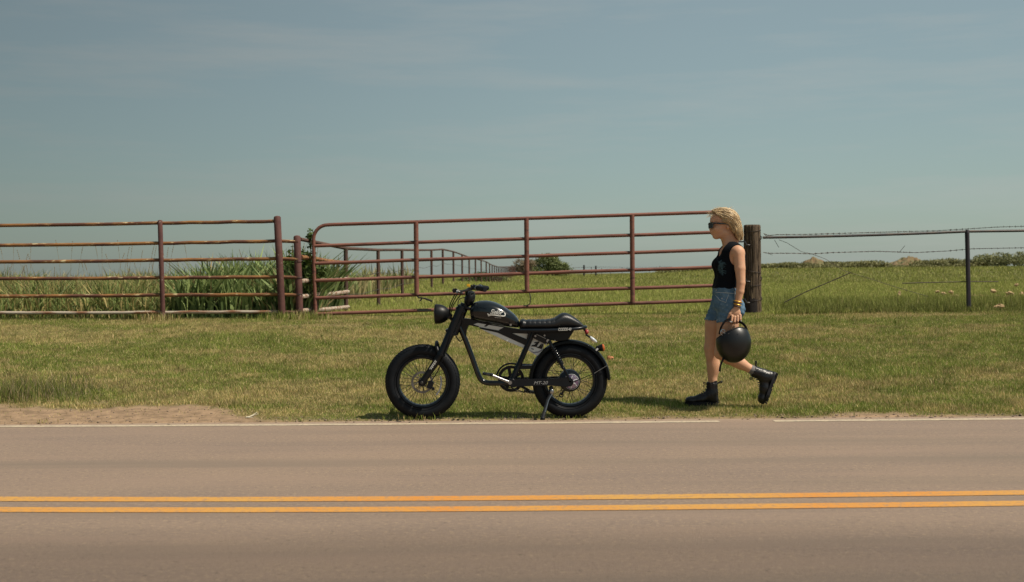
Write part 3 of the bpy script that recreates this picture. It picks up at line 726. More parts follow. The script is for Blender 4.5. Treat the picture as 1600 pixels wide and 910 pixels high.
# right wire fence
wf = empty('wire_fence', W(1513.5, 490, 18.7)); tag(wf, 'barbed wire fence with a thin top pipe running right from the wooden post', 'fence'); wo_ = wf.location
def T(px, py, d=0): return W(px, py, 18.7+d)
round_post('post', 1511, 359, 1514, 490, 18.7, .034, M['tpost'], wf, cap=True)
MB().box(T(1512.3, 425, -.03), (.018, .03, 1.2)).build('post_flange', M['tpost'], wf, wo_)
MB().tube(pipe(T(1192, 371.5, -.03), T(1512, 362), .02, k=6, sag=.012), .021, 9).build('top_pipe', M['pipegrey'], wf, wo_)
MB().tube(pipe(T(1514, 362), T(1950, 352.5), .02, k=6, sag=.01), .021, 9).build('top_pipe', M['pipegrey'], wf, wo_)
def barbed(pts, name='barbed_wire', step=.115, r=.0042):
    mb = MB(); P = [Vector(p) for p in pts]
    L = 0; seg = []
    for i in range(len(P)-1): seg.append((P[i+1]-P[i]).length)
    tot = sum(seg); K = max(4, int(tot/.03)); c = []
    for k in range(K+1):
        s = tot*k/K; i = 0
        while i < len(seg)-1 and s > seg[i]: s -= seg[i]; i += 1
        c.append(P[i].lerp(P[i+1], min(1, s/seg[i])))
    for ph in (0, math.pi):
        mb.tube([p+Vector((0, .004*math.cos(k*1.1+ph), .004*math.sin(k*1.1+ph))) for k, p in enumerate(c)], r*.75, 4, caps=False)
    rd = random.Random(5)
    for k in range(3, K, max(2, int(step/.03))):
        if rd.random() < .25: continue
        for _ in range(2):
            d = Vector((rd.uniform(-.5, .5), rd.uniform(-.6, .6), rd.choice((-1, 1)))).normalized()*rd.uniform(.008, .016)
            mb.tube([c[k]-d, c[k]+d], r*.7, 4)
        mb.ell(c[k], (.009, .006, .006), 6, 4)
    return mb.build(name, M['wire'], wf, wo_)
barbed([T(1193, 365), T(1201, 368.5), T(1212, 367), T(1260, 366.5), T(1330, 364.5), T(1400, 362.5), T(1460, 361), T(1511, 358), T(1560, 355), T(1700, 351.5), T(1950, 345)])
barbed([T(1192, 394.5), T(1200, 396), T(1240, 396), T(1268, 397), T(1300, 395), T(1370, 393), T(1430, 395), T(1480, 392.5), T(1520, 389), T(1600, 387.5), T(1950, 379)])
for P in ([T(1193, 365, -.13), T(1197, 369, -.1), T(1202, 367.5), T(1208, 371)], [T(1210, 375), T(1217, 387)], [T(1200, 396), T(1207, 399)], [T(1217, 375, -.02), T(1230, 380), T(1252, 393.5), T(1268, 397)],
          [T(1268, 397), T(1290, 405), T(1318, 423), T(1330, 427)], [T(1225, 473), T(1260, 456), T(1298, 440), T(1330, 426)], [T(1330, 427), T(1360, 436), T(1400, 449), T(1450, 463.5)],
          [T(1410, 443), T(1460, 441.5), T(1512, 440.5), T(1560, 440.5)], [T(1405, 395), T(1414, 384)]):
    rr2 = .0095 if P[0][2] < .99 else .0045
    MB().tube(P, rr2*.8, 5).build('loose_wire', M['wire'], wf, wo_)

# far wooden posts on the skyline
ff = empty('far_fence', W(912, 428, 195)); tag(ff, 'tiny dark post and wire fence on the skyline right of the round tree', 'fence')
for (px, pt, pb, w) in ((912.5, 414.5, 430, .30), (931, 415.5, 430, .30), (924, 418, 430, .07), (940, 419, 430, .07), (954, 420, 430, .07), (972, 418, 429, .06), (990, 420, 429, .06), (1031, 416, 428, .07), (1015, 420, 428, .06)):
    a = W(px, pt, 195); b = W(px, pb, 195)
    MB().tube([(b[0], 195, b[2]-.3), a], w*.45, 8).build('post', M['tpost'], ff, ff.location)
for py in (417.5, 421.5):
    MB().tube([W(895, py+1, 195), W(940, py, 195), W(990, py+.8, 195), W(1050, py-.5, 195)], .022, 4).build('wire', M['wire'], ff, ff.location)

# pale debris in the long grass on the right, twig and leaves
r2 = random.Random(21)
deb = [(1405, 461, 4, 9), (1474, 459, 7, 4), (1486, 457, 6, 5), (1490, 463, 5, 4), (1484, 467, 5, 4), (1495, 465, 6, 4), (1521, 468, 10, 5), (1533, 464, 8, 4), (1552, 455, 7, 5), (1560, 464, 6, 4), (1578, 459, 10, 6), (1588, 445.5, 5, 4), (1597, 460, 6, 5), (1562, 485, 10, 6), (1556, 490, 6, 4), (1383, 470, 7, 3), (1465, 456, 5, 3), (1545, 466, 7, 3), (1572, 466, 8, 3), (1612, 462, 8, 5)]
where = ['upright sliver left of the thin steel post', 'left end of the debris trail', 'behind the debris trail left of the steel post', 'middle of the debris left of the steel post', 'front of the debris left of the steel post', 'nearest the steel post on its left', 'reddish slab just right of the steel post', 'flat slab second to the right of the steel post', 'amid the trail right of the steel post', 'low in the trail right of the steel post', 'large tan piece right of the steel post', 'highest piece, near the right edge of the frame', 'cut by the right edge of the frame', 'large orange tan chunk lying nearest the mown grass', 'small chunk beside the large orange tan one', 'flat piece farthest left in the long grass', 'tiny piece behind the left debris', 'thin slab in the trail right of the steel post', 'thin slab below the large tan piece', 'beyond the right edge of the frame']
for i, (px, py, w, h) in enumerate(deb):
    rw = (py-428)+sR*(px-800); Y = min(26, max(18.9, .61*F/rw)) if py < 480 else 18.75
    p = W(px, py, Y); s = Y/F
    mb = MB(); mb.ell((0, 0, 0), (w*s*.66, .05, h*s*.55), 9, 6)
    mb.v = [(a*(1+r2.uniform(-.45, .45)), b*(1+r2.uniform(-.3, .3)), c*(1+r2.uniform(-.5, .5))) for a, b, c in mb.v]; mb.sm = [False]*len(mb.sm)
    o = mb.build('debris_chunk', M['stone'], None, (0, 0, 0), (p[0], Y, max(p[2], float(ground_h(p[0], Y))+h*s*.5+.045))); o.rotation_euler = (0, r2.uniform(-.3, .3), r2.uniform(-.5, .5))
    tag(o, 'pale broken chunk in long grass, '+where[i], 'debris', 'pale debris in the long grass on the right')
p = W(395, 648.5, 9.87)
mb = MB().tube([(-.055, 0, .012), (-.01, .01, .018), (.045, -.01, .040)], [.005, .006, .003], 6).tube([(-.035, 0, .014), (.0, .02, .03), (.03, .03, .05)], [.004, .004, .002], 6).tube([(-.06, .01, .01), (-.02, -.02, .012), (.01, -.03, .012)], [.004, .004, .002], 6)
tag(mb.build('broken_twig', M['stick'], None, (0, 0, 0), (p[0], 9.87, .0)), 'small bleached twig at the road edge left of the motorbike', 'twig')
zl = float(ground_h(2.3, 12.0))
p = W(953, 527, 13.05)
mb = MB(); mb.ell((0, 0, .03), (.038, .02, .022), 8, 5); mb.v = [(a*(1+r2.uniform(-.3, .3)), b, c*(1+r2.uniform(-.3, .3))) for a, b, c in mb.v]; mb.sm = [False]*len(mb.sm)
tag(mb.build('dry_leaf', M['leafdry'], None, (0, 0, 0), (p[0], 13.05, float(ground_h(p[0], 13.05)))), 'crumpled orange brown leaf on the grass behind the rear wheel', 'leaf')

# ------------------------------------------------------------------ the motorbike
BY = 9.76
bc = W(775, 654, BY); bike = empty('electric_motorbike', (bc[0], BY, 0.0))
tag(bike, 'black fat tyred cafe style electric motorbike parked on its kickstand at the road edge', 'motorbike')
bo = bike.location; PS = BY/F
def B(px, py, dy=0): p = W(px, py, BY); return Vector((p[0], BY+dy, p[2]))
def B2(px, py): p = W(px, py, BY); return (p[0], p[2])
def poly(pts): return [B2(*p) for p in pts]
def bt(name, pts, r, m, n=10, **k): return MB().tube([B(*p) for p in pts], r, n, **k).build(name, m, bike, bo)
def smooth_pts(P, k=6):
    out = []
    P = [Vector(p) for p in P]
    for i in range(len(P)-1):
        p0, p1, p2, p3 = P[max(i-1, 0)], P[i], P[i+1], P[min(i+2, len(P)-1)]
        for j in range(k):
            t = j/k
            out.append(.5*((2*p1)+(-p0+p2)*t+(2*p0-5*p1+4*p2-p3)*t*t+(-p0+3*p1-3*p2+p3)*t**3))
    out.append(P[-1]); return out

def wheel(cpx, cpy, rear):
    c = B(cpx, cpy); c.z = .300
    w = MB()
    w.lathe([(.188, -.040), (.203, -.043), (.207, -.040), (.200, -.034), (.193, -.012), (.193, .012), (.200, .034), (.207, .040), (.203, .043), (.188, .040), (.184, .02), (.183, 0), (.184, -.02)], 'Y', (0, 0, 0), 72, closed=True)
    rim = w.build('wheel', M['frame'], bike, (0, 0, 0), c-bo)
    t = MB(); prof = []
    for a in np.linspace(-150, 150, 21):
        ra = math.radians(a); prof.append((.2490+.0500*math.cos(ra), .052*math.sin(ra)))
    t.lathe(prof, 'Y', (0, 0, 0), 96, closed=True)
    # tread blocks standing proud of the carcass
    nb = 72
    for k in range(nb):
        a = 2*math.pi*k/nb
        R = Matrix.Rotation(-a, 3, 'Y')
        for j, (off, ang) in enumerate(((-.040, -52), (-.020, -24), (0, 0), (.020, 24), (.040, 52))):
            aa = a+(math.pi/nb if j % 2 else 0); R = Matrix.Rotation(-aa, 3, 'Y')
            rr_ = .2490+.0495*math.cos(math.radians(ang)); yy = .0515*math.sin(math.radians(ang))
            t.box(R @ Vector((rr_, yy, 0)), (.006, .013, .015), R @ Matrix.Rotation(math.radians(ang), 3, 'Z'))
    t.build('tyre', M['rubber'], rim)
    MB().lathe([(.2105, -.0495), (.2140, -.0520), (.2175, -.0510)], 'Y', (0, 0, 0), 96, closed=True).build('sidewall_bead', M['rubber'], rim)
    hubr = .088 if rear else .030
    h = MB()
    if rear: h.lathe([(.02, -.062), (.05, -.060), (.062, -.052), (.083, -.046), (hubr, -.038), (hubr, .038), (.083, .046), (.05, .055), (.02, .06)], 'Y', (0, 0, 0), 40)
    else: h.lathe([(.012, -.068), (.018, -.055), (.034, -.050), (.034, -.044), (.024, -.035), (.024, .035), (.034, .044), (.034, .05), (.018, .055), (.012, .068)], 'Y', (0, 0, 0), 28)
    h.build('hub', M['frame'], rim)
    # spokes
    flange = .080 if rear else .033
    nsp = 36; sm = None
    for k in range(nsp):
        a = 2*math.pi*k/nsp; side = -1 if k % 2 else 1; off = (.42 if not rear else .30)*(1 if (k//2) % 2 else -1)
        R = Matrix.Rotation(-a, 3, 'Y'); 
        p1 = Matrix.Rotation(-(a+off), 3, 'Y') @ Vector((flange, side*(.044 if rear else .047), 0)); p2 = R @ Vector((.194, side*.008, 0))
        if sm is None:
            pass
        mbs = MB().tube([p1, p2], .0020, 5)
        mbs.build('spoke', M['darksteel'], rim)
    # brake disc, a flat ring with holes cut as spokes
    d = MB(); yd = -.060 if not rear else .066
    ro_, ri_ = (.088, .070)
    d.lathe([(ri_, yd-.001), (ro_, yd-.001), (ro_, yd+.001), (ri_, yd+.001)], 'Y', (0, 0, 0), 60, closed=True)
    for k in range(6):
        a = k*math.pi/3; d.box((math.cos(a+.15)*.048, yd, math.sin(a+.15)*.048), (.048, .0018, .006), Matrix.Rotation(-a-.35, 3, 'Y'))
    d.build('brake_disc', mat('brake disc steel', (.16, .15, .14), .5, .5), rim)
    mbv = MB().tube([(-.186*math.cos(.14), -.005, -.186*math.sin(.14)), (-.160*math.cos(.14), -.006, -.160*math.sin(.14))], .0035, 6)
    if rear: mbv = MB().tube([(.170, -.005, -.080), (.150, -.006, -.068)], .0035, 6)
    mbv.build('valve_stem', M['darksteel'], rim)
    return rim, c
fw, fc = wheel(660.5, 598, False)
rw, rc = wheel(890, 595, True)
# reflective arc strip on the front spokes
mb = MB(); n_ = 12
for j in range(n_+1):
    a = math.radians(18-62*j/n_)
    for rr_ in (.145, .158): mb.v.append((rr_*math.cos(a), -.034, rr_*math.sin(a)))
mb.f = [(2*j, 2*j+1, 2*j+3, 2*j+2) for j in range(n_)]; mb.sm = [False]*n_
mb.v += [(x, y+.003, z) for x, y, z in mb.v]; mb.f += [tuple(i+2*(n_+1) for i in f[::-1]) for f in mb.f]; mb.sm += [False]*n_
mb.build('spoke_reflector', mat('reflector strip', (.22, .23, .25), .35, .3), fw)
# rear hub cover, purple and silver star disc
mb = MB().lathe([(.004, -.0665), (.040, -.0665), (.052, -.0650), (.056, -.060), (.056, -.055), (.01, -.055)], 'Y', (rc.x+.012, BY, rc.z-.006), 40); mb.build('hub_cover', M['purple'], bike, bo)
mb = MB()
for k in range(6):
    a = k*math.pi/3+.3; p0 = Vector((rc.x+.012, BY-.070, rc.z-.006))
    mb.tube([p0+Vector((.010*math.cos(a), 0, .010*math.sin(a))), p0+Vector((.030*math.cos(a+.25), 0, .030*math.sin(a+.25))), p0+Vector((.052*math.cos(a+.1), .002, .052*math.sin(a+.1)))], .0048, 6)
mb.lathe([(.058, -.058), (.060, -.062), (.062, -.058)], 'Y', (rc.x+.012, BY, rc.z-.006), 40, closed=True)
mb.build('hub_star', M['clear'], bike, bo)
mb = MB().lathe([(.001, -.085), (.009, -.085), (.012, -.080), (.012, -.066)], 'Y', (rc.x, BY, rc.z), 12); mb.build('axle_nut', M['steel'], bike, bo)
mb = MB().lathe([(.001, -.118), (.009, -.118), (.015, -.110), (.015, -.07)], 'Y', (fc.x, BY, fc.z), 12); mb.build('axle_nut', M['darksteel'], bike, bo)
# ---- fork
for s in (-1, 1):
    y = s*.088
    top = B(722, 478, y); mid = B(690.5, 552, y); low = Vector((fc.x+.004, BY+y, fc.z+.002))
    leg = MB().tube([top, mid], .031, 16).tube([mid-(mid-top).normalized()*.005, mid+(mid-top).normalized()*.012], .036, 16).build('fork_leg', M['frame'], bike, bo)
    d = (low-mid).normalized()
    lo = MB().tube([mid+d*.01, mid+d*.05, low-d*.03, low+d*.018], [.028, .0285, .024, .026], 14)
    lo.box(low, (.050, .022, .048), None); lo.build('fork_lower', M['plastic'], leg, bo)
    if s < 0:
        st = MB()   # white print up the lower fork leg
        nrm = Vector((-d.z, 0, d.x)); yy = -.0290
        for k, (t0, ww, off) in enumerate(((.075, .012, 0), (.092, .015, .001), (.109, .012, -.001), (.124, .015, 0), (.140, .010, 0))):
            p = mid+d*t0; st.box(Vector((p.x, p.y+yy, p.z))+nrm*off, (ww*.62, .003, .010), Matrix.Rotation(.55+.4*(k % 2), 3, 'Y'))
        p = mid+d*.108; st.box(Vector((p.x, p.y-.0275, p.z))+nrm*-.010, (.004, .003, .085), Matrix.Rotation(math.atan2(-d.x, -d.z), 3, 'Y'))
        st.build('fork_print', M['white'], leg, bo)
MB().box(B(720, 484), (.085, .215, .020), Matrix.Rotation(math.radians(25), 3, 'Y')).build('upper_clamp', M['frame'], bike, bo, bevel=.006)
MB().box(B(705, 519), (.090, .215, .026), Matrix.Rotation(math.radians(25), 3, 'Y')).build('lower_clamp', M['frame'], bike, bo, bevel=.006)
bt('head_tube', [(727, 475, 0), (709, 522, 0)], .036, M['frame'], 18)
MB().tube([B(688, 553, -.09), B(684, 545, -.085), B(682.5, 538, -.045), B(682.5, 535, 0), B(682.5, 538, .045), B(684, 545, .085), B(688, 553, .09)], .015, 10).build('fork_brace', M['plastic'], bike, bo)
MB().box(B(673.5, 600, -.083), (.045, .034, .060), Matrix.Rotation(.3, 3, 'Y')).box(B(678, 606, -.083), (.022, .028, .025)).build('brake_caliper', M['frame'], bike, bo, bevel=.005)
# ---- stem, bars, controls
MB().ell(B(734, 467), (.042, .060, .066), 24, 16, Matrix.Rotation(math.radians(22), 3, 'Y')).build('display_housing', M['plastic'], bike, bo)
MB().ell(B(738, 459, -.015), (.024, .040, .010), 18, 8, Matrix.Rotation(math.radians(-35), 3, 'Y')).build('display_glass', M['glassdark'], bike, bo)
MB().box(B(730, 481), (.062, .085, .018), Matrix.Rotation(math.radians(20), 3, 'Y')).build('stem', M['frame'], bike, bo, bevel=.005)
for s in (-1, 1):
    P = smooth_pts([B(730, 461, 0), B(729, 459, s*.09), B(733, 452, s*.20), B(745, 450, s*.31), B(758.5, 450.5, s*.40)], 5)
    MB().tube(P, .0125, 12).build('handlebar', M['frame'], bike, bo)
    a, b = B(748, 449.6, s*.325), B(760, 451.5, s*.42)
    g = MB(); d = (b-a); 
    g.tube([a+d*t for t in np.linspace(0, 1, 15)], [.0205 if k % 2 else .0185 for k in range(15)], 14); gr = g.build('grip', M['rubber'], bike, bo)
    MB().tube([a-d*.05, a+d*.04], .0235, 14).build('grip_collar', M['steel'], gr, bo)
    MB().box(B(742, 449.5, s*.275), (.042, .034, .032)).ell(B(739, 446.5, s*.272), (.012, .010, .008), 10, 6).build('switch_block', M['plastic'], bike, bo, bevel=.004)
    # lever and its reservoir reaching forward
    mbl = MB().tube(smooth_pts([B(739, 452, s*.27), B(722, 455, s*.26), B(716, 456, s*.30), B(718, 457, s*.40)], 4), [.008]*4+[.006]*4+[.005]*5, 8)
    mbl.build('brake_lever', M['darksteel'], bike, bo)
MB().box(B(712.5, 454, -.17), (.040, .045, .030), Matrix.Rotation(-.35, 3, 'Y')).tube([B(709, 452, -.17), B(724, 458, -.15)], .012, 8).build('brake_reservoir', M['frame'], bike, bo, bevel=.004)
MB().box(B(717, 454, -.197), (.020, .006, .014), Matrix.Rotation(-.35, 3, 'Y')).build('reservoir_cap', M['clear'], bike, bo)
MB().box(B(733.5, 446, -.21), (.026, .022, .022), Matrix.Rotation(.2, 3, 'Y')).build('throttle_button', M['yellowp'], bike, bo, bevel=.004)
MB().tube([B(735, 449, -.2), B(738.5, 453.5, -.2), B(742, 448.5, -.21)], .0035, 6).build('steel_clip', M['steel'], bike, bo)
for P, r_ in (([B(713, 459, -.17), B(707, 470, -.15), B(703, 482, -.10), B(704, 497, -.05), B(712, 505, -.03)], .0042), ([B(716, 459, -.15), B(709.5, 471, -.13), B(704.5, 484, -.09), B(705, 498, -.05)], .0042),
             ([B(722, 459, -.13), B(715, 468, -.12), B(708.5, 478, -.09), B(706, 488, -.07)], .0038), ([B(727, 465, -.05), B(718, 468, -.10), B(716, 480, -.08)], .0035),
             ([B(712, 521, -.04), B(714, 527, -.05), B(719, 533, -.045), B(722, 531, -.03)], .0045), ([B(674, 596, -.10), B(686, 577, -.09), B(694, 556, -.115), B(704, 527, -.12), B(708, 500, -.11)], .0042),
             ([B(785, 602, -.03), B(803, 607, -.04), B(820, 613, -.03)], .004)):
    MB().tube(smooth_pts(P, 5), r_, 6).build('cable', M['rubber'], bike, bo)
# ---- headlight: bowl turned about the forward axis
c = B(689, 491); x0 = B(678.5, 491).x; x1 = B(703, 491).x; L = x1-x0
hl = MB().lathe([(.074, x0-c.x+.004), (.079, x0-c.x+.010), (.0795, x0-c.x+.022), (.0785, x0-c.x+.040), (.074, x0-c.x+.062), (.064, x0-c.x+.085), (.050, x0-c.x+.103), (.034, x1-c.x-.008), (.015, x1-c.x-.001), (.001, x1-c.x)], 'X', (0, 0, 0), 44).build('headlight', M['plastic'], bike, (0, 0, 0), c-bo)
MB().lathe([(.001, -.006), (.030, -.004), (.055, .001), (.070, .006), (.073, .010)], 'X', (x0-c.x, 0, 0), 40).build('headlight_lens', M['lensgrey'], hl)
MB().tube([B(698, 494, -.03), B(706, 499, -.05), B(712, 503, -.06)], .010, 8).tube([B(698, 494, .03), B(706, 499, .05), B(712, 503, .06)], .010, 8).ell(B(704, 493.5, -.055), (.018, .012, .024), 14, 10).build('headlight_bracket', M['frame'], bike, bo)
# ---- frame
mb = MB()
P = smooth_pts([B(716, 506, 0), B(721, 517, 0), B(729, 536, 0), B(738, 560, 0), B(747, 585, 0), B(752.5, 594.5, 0), B(762, 598.5, 0), B(780, 599, 0), B(800, 598.5, 0)], 5)
mb.tube(P, .0215, 16).build('down_tube', M['gloss'], bike, bo)
MB().prism(poly([(717, 500), (724, 497), (737, 502), (733, 508), (729.5, 516), (728.5, 526), (724, 520)]), BY-.016, BY+.016).build('gusset', M['frame'], bike, bo, bevel=.003)
MB().prism(poly([(720, 496.5), (736, 498.5), (770, 507), (800, 512.5), (812, 514.5), (850, 516), (850, 521), (832, 522), (826, 521), (800, 520), (824, 530.5), (822, 537.5), (800, 527), (782, 518.5), (748, 511.5), (724, 506)]), BY-.034, BY+.034).build('top_beam', M['frame'], bike, bo, bevel=.005)
MB().prism(poly([(747, 508), (800, 515), (826, 518), (851, 534), (847, 549), (844, 557), (839, 556), (824, 547), (815, 542.5), (791, 533), (749, 513)]), BY-.0375, BY+.0375).build('battery_case', M['silver'], bike, bo, bevel=.004)
# silver stripes on the beam, black lettering plate
def plate(name, pts, m, y=.0385, th=.003, parent=bike): return MB().prism(poly(pts), BY-y-th, BY-y).build(name, m, parent, bo)
plate('silver_stripe', [(740, 506.8), (747, 504.6), (760, 507), (754, 511.2)], M['silver'], .0375)
plate('silver_stripe', [(758, 511.6), (764, 507.8), (787, 511.5), (779, 515.8)], M['silver'], .0375)
plate('black_stripe', [(749, 511), (779, 516.4), (800, 525), (824, 535), (822, 540), (800, 530), (778, 520), (750, 513.6)], M['frame'], .0375)
plate('black_stripe', [(779, 516), (787, 511.5), (800, 513), (812, 515), (838, 517), (837, 522), (800, 520.5), (823, 530), (821, 537), (797, 526)], M['frame'], .0375, .004)
for pts in ([(835, 534.5), (840.5, 534.2), (839.5, 536), (834.4, 536.2)], [(841, 533), (843, 534), (838, 542), (829.5, 541), (831, 539), (835, 538.5)], [(838, 541.5), (841, 541.8), (846, 536.5), (844.6, 545), (841.5, 544), (838, 542.6)], [(846.5, 537), (849, 538), (846.5, 545.4), (844.4, 544.9)]):
    plate('panel_lettering', pts, M['frame'], .0385, .0025)
plate('panel_lettering', [(830, 544), (834, 545.2), (833.8, 546.3), (829.7, 545)], M['frame'], .0385, .0025)
plate('panel_swoosh', [(827, 547), (834, 550), (841, 549), (847, 545.6), (846.5, 547.6), (841, 551), (834, 552)], mat('lilac grey print', (.20, .19, .23), .5), .0385, .002)
for s in (-1, 1):
    y = s*.045
    bt('seat_strut', [(833, 519, y), (816, 558, y), (798.5, 597, y)], .0205, M['frame'], 14)
MB().prism(poly([(826, 516), (837, 516), (835, 524), (827, 541), (820, 541)]), BY-.060, BY-.044).prism(poly([(826, 516), (837, 516), (835, 524), (827, 541), (820, 541)]), BY+.044, BY+.060).build('strut_bracket', M['frame'], bike, bo, bevel=.003)
# under seat controller box, shock mount
MB().prism(poly([(832, 516), (897, 515), (893, 522), (887, 531), (868, 533), (851, 529), (836, 523)]), BY-.060, BY+.060).build('controller_box', M['plastic'], bike, bo, bevel=.006)
MB().prism(poly([(833, 522), (839, 521), (860, 530.5), (859, 536), (853, 538), (833, 528)]), BY-.078, BY-.062).build('shock_mount', M['frame'], bike, bo, bevel=.003)
for (px, py, r_) in ((836.3, 524.5, .009), (850.5, 523.8, .009), (855.7, 532, .016), (853, 537.4, .008), (866.5, 531.5, .006)):
    p = B(px, py, -.079 if px != 850.5 else -.061); MB().lathe([(.001, -.008), (r_*.8, -.008), (r_, -.004), (r_, .004)], 'Y', p, 16).build('bolt', M['steel'], bike, bo)
MB().tube([B(838, 522, -.08), B(852.5, 528.5, -.08)], .0028, 6).build('mount_edge', M['steel'], bike, bo)
# ---- shocks
for s in (-1, 1):
    a, b = B(858.5, 534, s*.086), B(879, 574, s*.086); d = (b-a)
    sh = MB().tube([a, a+d*.30, a+d*.31, a+d*.62, a+d*.63, a+d], [.013, .013, .008, .008, .017, .012], 12).ell(a, (.016, .012, .016), 12, 8).ell(b, (.013, .014, .013), 12, 8).build('shock', M['frame'], bike, bo)
    u = d.normalized(); w_ = Vector((0, 1, 0)); v_ = u.cross(w_); P = []
    for k in range(97):
        t = k/96; an = 2*math.pi*8.5*t; P.append(a+d*(.16+.72*t)+(w_*math.cos(an)+v_*math.sin(an))*.0225)
    MB().tube(P, .0042, 6).build('spring', M['darksteel'] if s > 0 else M['frame'], sh, bo)
    bt('rear_bracket', [(877, 570, s*.080), (884, 580, s*.080), (890, 594, s*.078)], .010, M['frame'], 8)
# ---- swing arm with its printed name
for s in (-1, 1):
    y0_, y1_ = (BY-.085, BY-.066) if s < 0 else (BY+.066, BY+.085)
    MB().prism(poly([(798, 590.5), (812, 591), (860, 590.5), (884, 588.5), (893, 590), (896, 596), (893, 602), (884, 603.5), (860, 601.5), (812, 602.5), (798, 605)]), y0_, y1_).build('swing_arm', M['frame'], bike, bo, bevel=.004)
MB().lathe([(.028, -.086), (.034, -.080), (.034, .080), (.028, .086)], 'Y', (B(800, 597).x, BY, B(800, 597).z), 28).build('bottom_bracket', M['frame'], bike, bo)
MB().box(B(826, 575, .03), (.13, .012, .018)).build('chain_guard_bracket', M['frame'], bike, bo, bevel=.003)
MB().box(B(820, 573.5, 0), (.16, .10, .030)).build('cross_member', M['frame'], bike, bo, bevel=.004)
# ---- drive: chainring, chain, guard, cranks, pedals, derailleur
cc = B(798.4, 593, .062)
cr_ = MB(); cr_.lathe([(.082, -.003), (.100, -.003), (.100, .003), (.082, .003)], 'Y', cc, 64, closed=True)
for k in range(5):
    a = k*2*math.pi/5+.5; cr_.box(cc+Vector((.05*math.cos(a), 0, .05*math.sin(a))), (.075, .005, .026), Matrix.Rotation(-a, 3, 'Y'))
cr_.lathe([(.001, -.004), (.030, -.004), (.030, .004), (.001, .004)], 'Y', cc, 20)
cr_.build('chainring', M['frame'], bike, bo)
MB().lathe([(.094, -.012), (.106, -.012), (.107, -.002), (.104, 0), (.095, -.003)], 'Y', cc, 56, closed=True).build('chain_ring_guard', M['plastic'], bike, bo)
P = [cc+Vector((.118*math.cos(math.radians(a)), 0, .122*math.sin(math.radians(a)))) for a in np.linspace(178, 78, 14)]+[B(826, 571, .06), B(858, 572, .06)]
MB().tube(P, .0075, 8).build('chain_guard', M['frame'], bike, bo)
ch = MB(); pu = B(880, 588, .062); pl = B(876, 619, .062)
def chainrun(a, b):
    L = (b-a).length; n = int(L/.0127)
    for k in range(n): p = a.lerp(b, (k+.5)/n); ch.box(p, (.010, .007 if k % 2 else .004, .007), Matrix.Rotation(-math.atan2((b-a).z, (b-a).x), 3, 'Y'))
chainrun(cc+Vector((0, 0, .098)), pu+Vector((0, 0, .03))); chainrun(cc+Vector((0, 0, -.098)), pl+Vector((0, 0, -.012))); chainrun(pl+Vector((.02, 0, 0)), pu+Vector((.02, 0, -.02)))
ch.build('chain', M['darksteel'], bike, bo)
MB().lathe([(.04, -.012), (.044, -.008), (.034, .004), (.02, .012)], 'Y', B(889, 595, .068), 28).build('sprocket', M['darksteel'], bike, bo)
MB().lathe([(.010, -.008), (.019, -.008), (.019, .008), (.010, .008)], 'Y', B(877.5, 619, .066), 16, closed=True).lathe([(.008, -.008), (.015, -.008), (.015, .008), (.008, .008)], 'Y', B(880, 610, .066), 14, closed=True).tube([B(877.5, 619, .078), B(882, 611, .078), B(884, 602, .078)], .008, 8).build('derailleur', M['frame'], bike, bo)
ca = B(797, 596.5, -.092); cb = B(770, 585.5, -.100)
MB().tube([ca, ca.lerp(cb, .5), cb], [.0125, .0095, .011], 12, flat=.7).lathe([(.001, -.013), (.015, -.013), (.017, .010), (.001, .010)], 'Y', ca, 20).build('crank', M['steel'], bike, bo)
MB().tube([B(797, 597, .092), B(827, 612, .100)], [.0125, .010], 12, flat=.7).build('crank', M['frame'], bike, bo)
def pedal(px, py, s):
    p = B(px, py, s*.155); mb = MB(); R = Matrix.Rotation(.18, 3, 'Y')
    for dx in (-.038, .038): mb.box(p+R @ Vector((dx, 0, 0)), (.008, .095, .020), R)
    for dy in (-.045, 0, .045): mb.box(p+R @ Vector((0, dy, 0)), (.078, .010, .016), R)
    mb.tube([p+Vector((0, -.04, 0)), p+Vector((0, -s*.055, 0))], .009, 8)
    o = mb.build('pedal', M['frame'], bike, bo)
    for dy in (-.050,): MB().box(p+R @ Vector((.0, dy*1.02, 0)), (.030, .003, .009), R).build('pedal_reflector', M['darksteel'], o, bo)
pedal(763, 582.5, -1); pedal(827, 614.5, 1)
# ---- kickstand
ks = MB().tube([B(861, 603, -.055), B(860, 612, -.070)], .016, 10).box(B(860, 612, -.06), (.045, .03, .03)).build('kickstand_mount', M['frame'], bike, bo)
ka, kb, kc2 = B(861, 612, -.075), B(855, 624, -.085), Vector((B(847, 655, 0).x, BY-.135, .004))
MB().tube([ka, kb, kb.lerp(kc2, .5), kc2+Vector((0, 0, .008))], [.013, .014, .0145, .0165], 12).build('kickstand', M['darksteel'], bike, bo)
MB().box(kc2+Vector((0, 0, .004)), (.040, .034, .012)).build('kickstand_foot', M['rubber'], bike, bo, bevel=.003)
MB().tube([ka+Vector((.012, -.01, 0)), kb+Vector((.007, -.015, 0)), kb.lerp(kc2, .6)+Vector((.006, -.013, 0))], .0045, 6).ell(ka+Vector((.004, -.014, .008)), (.016, .008, .020), 12, 8).build('kickstand_spring', M['steel'], bike, bo)
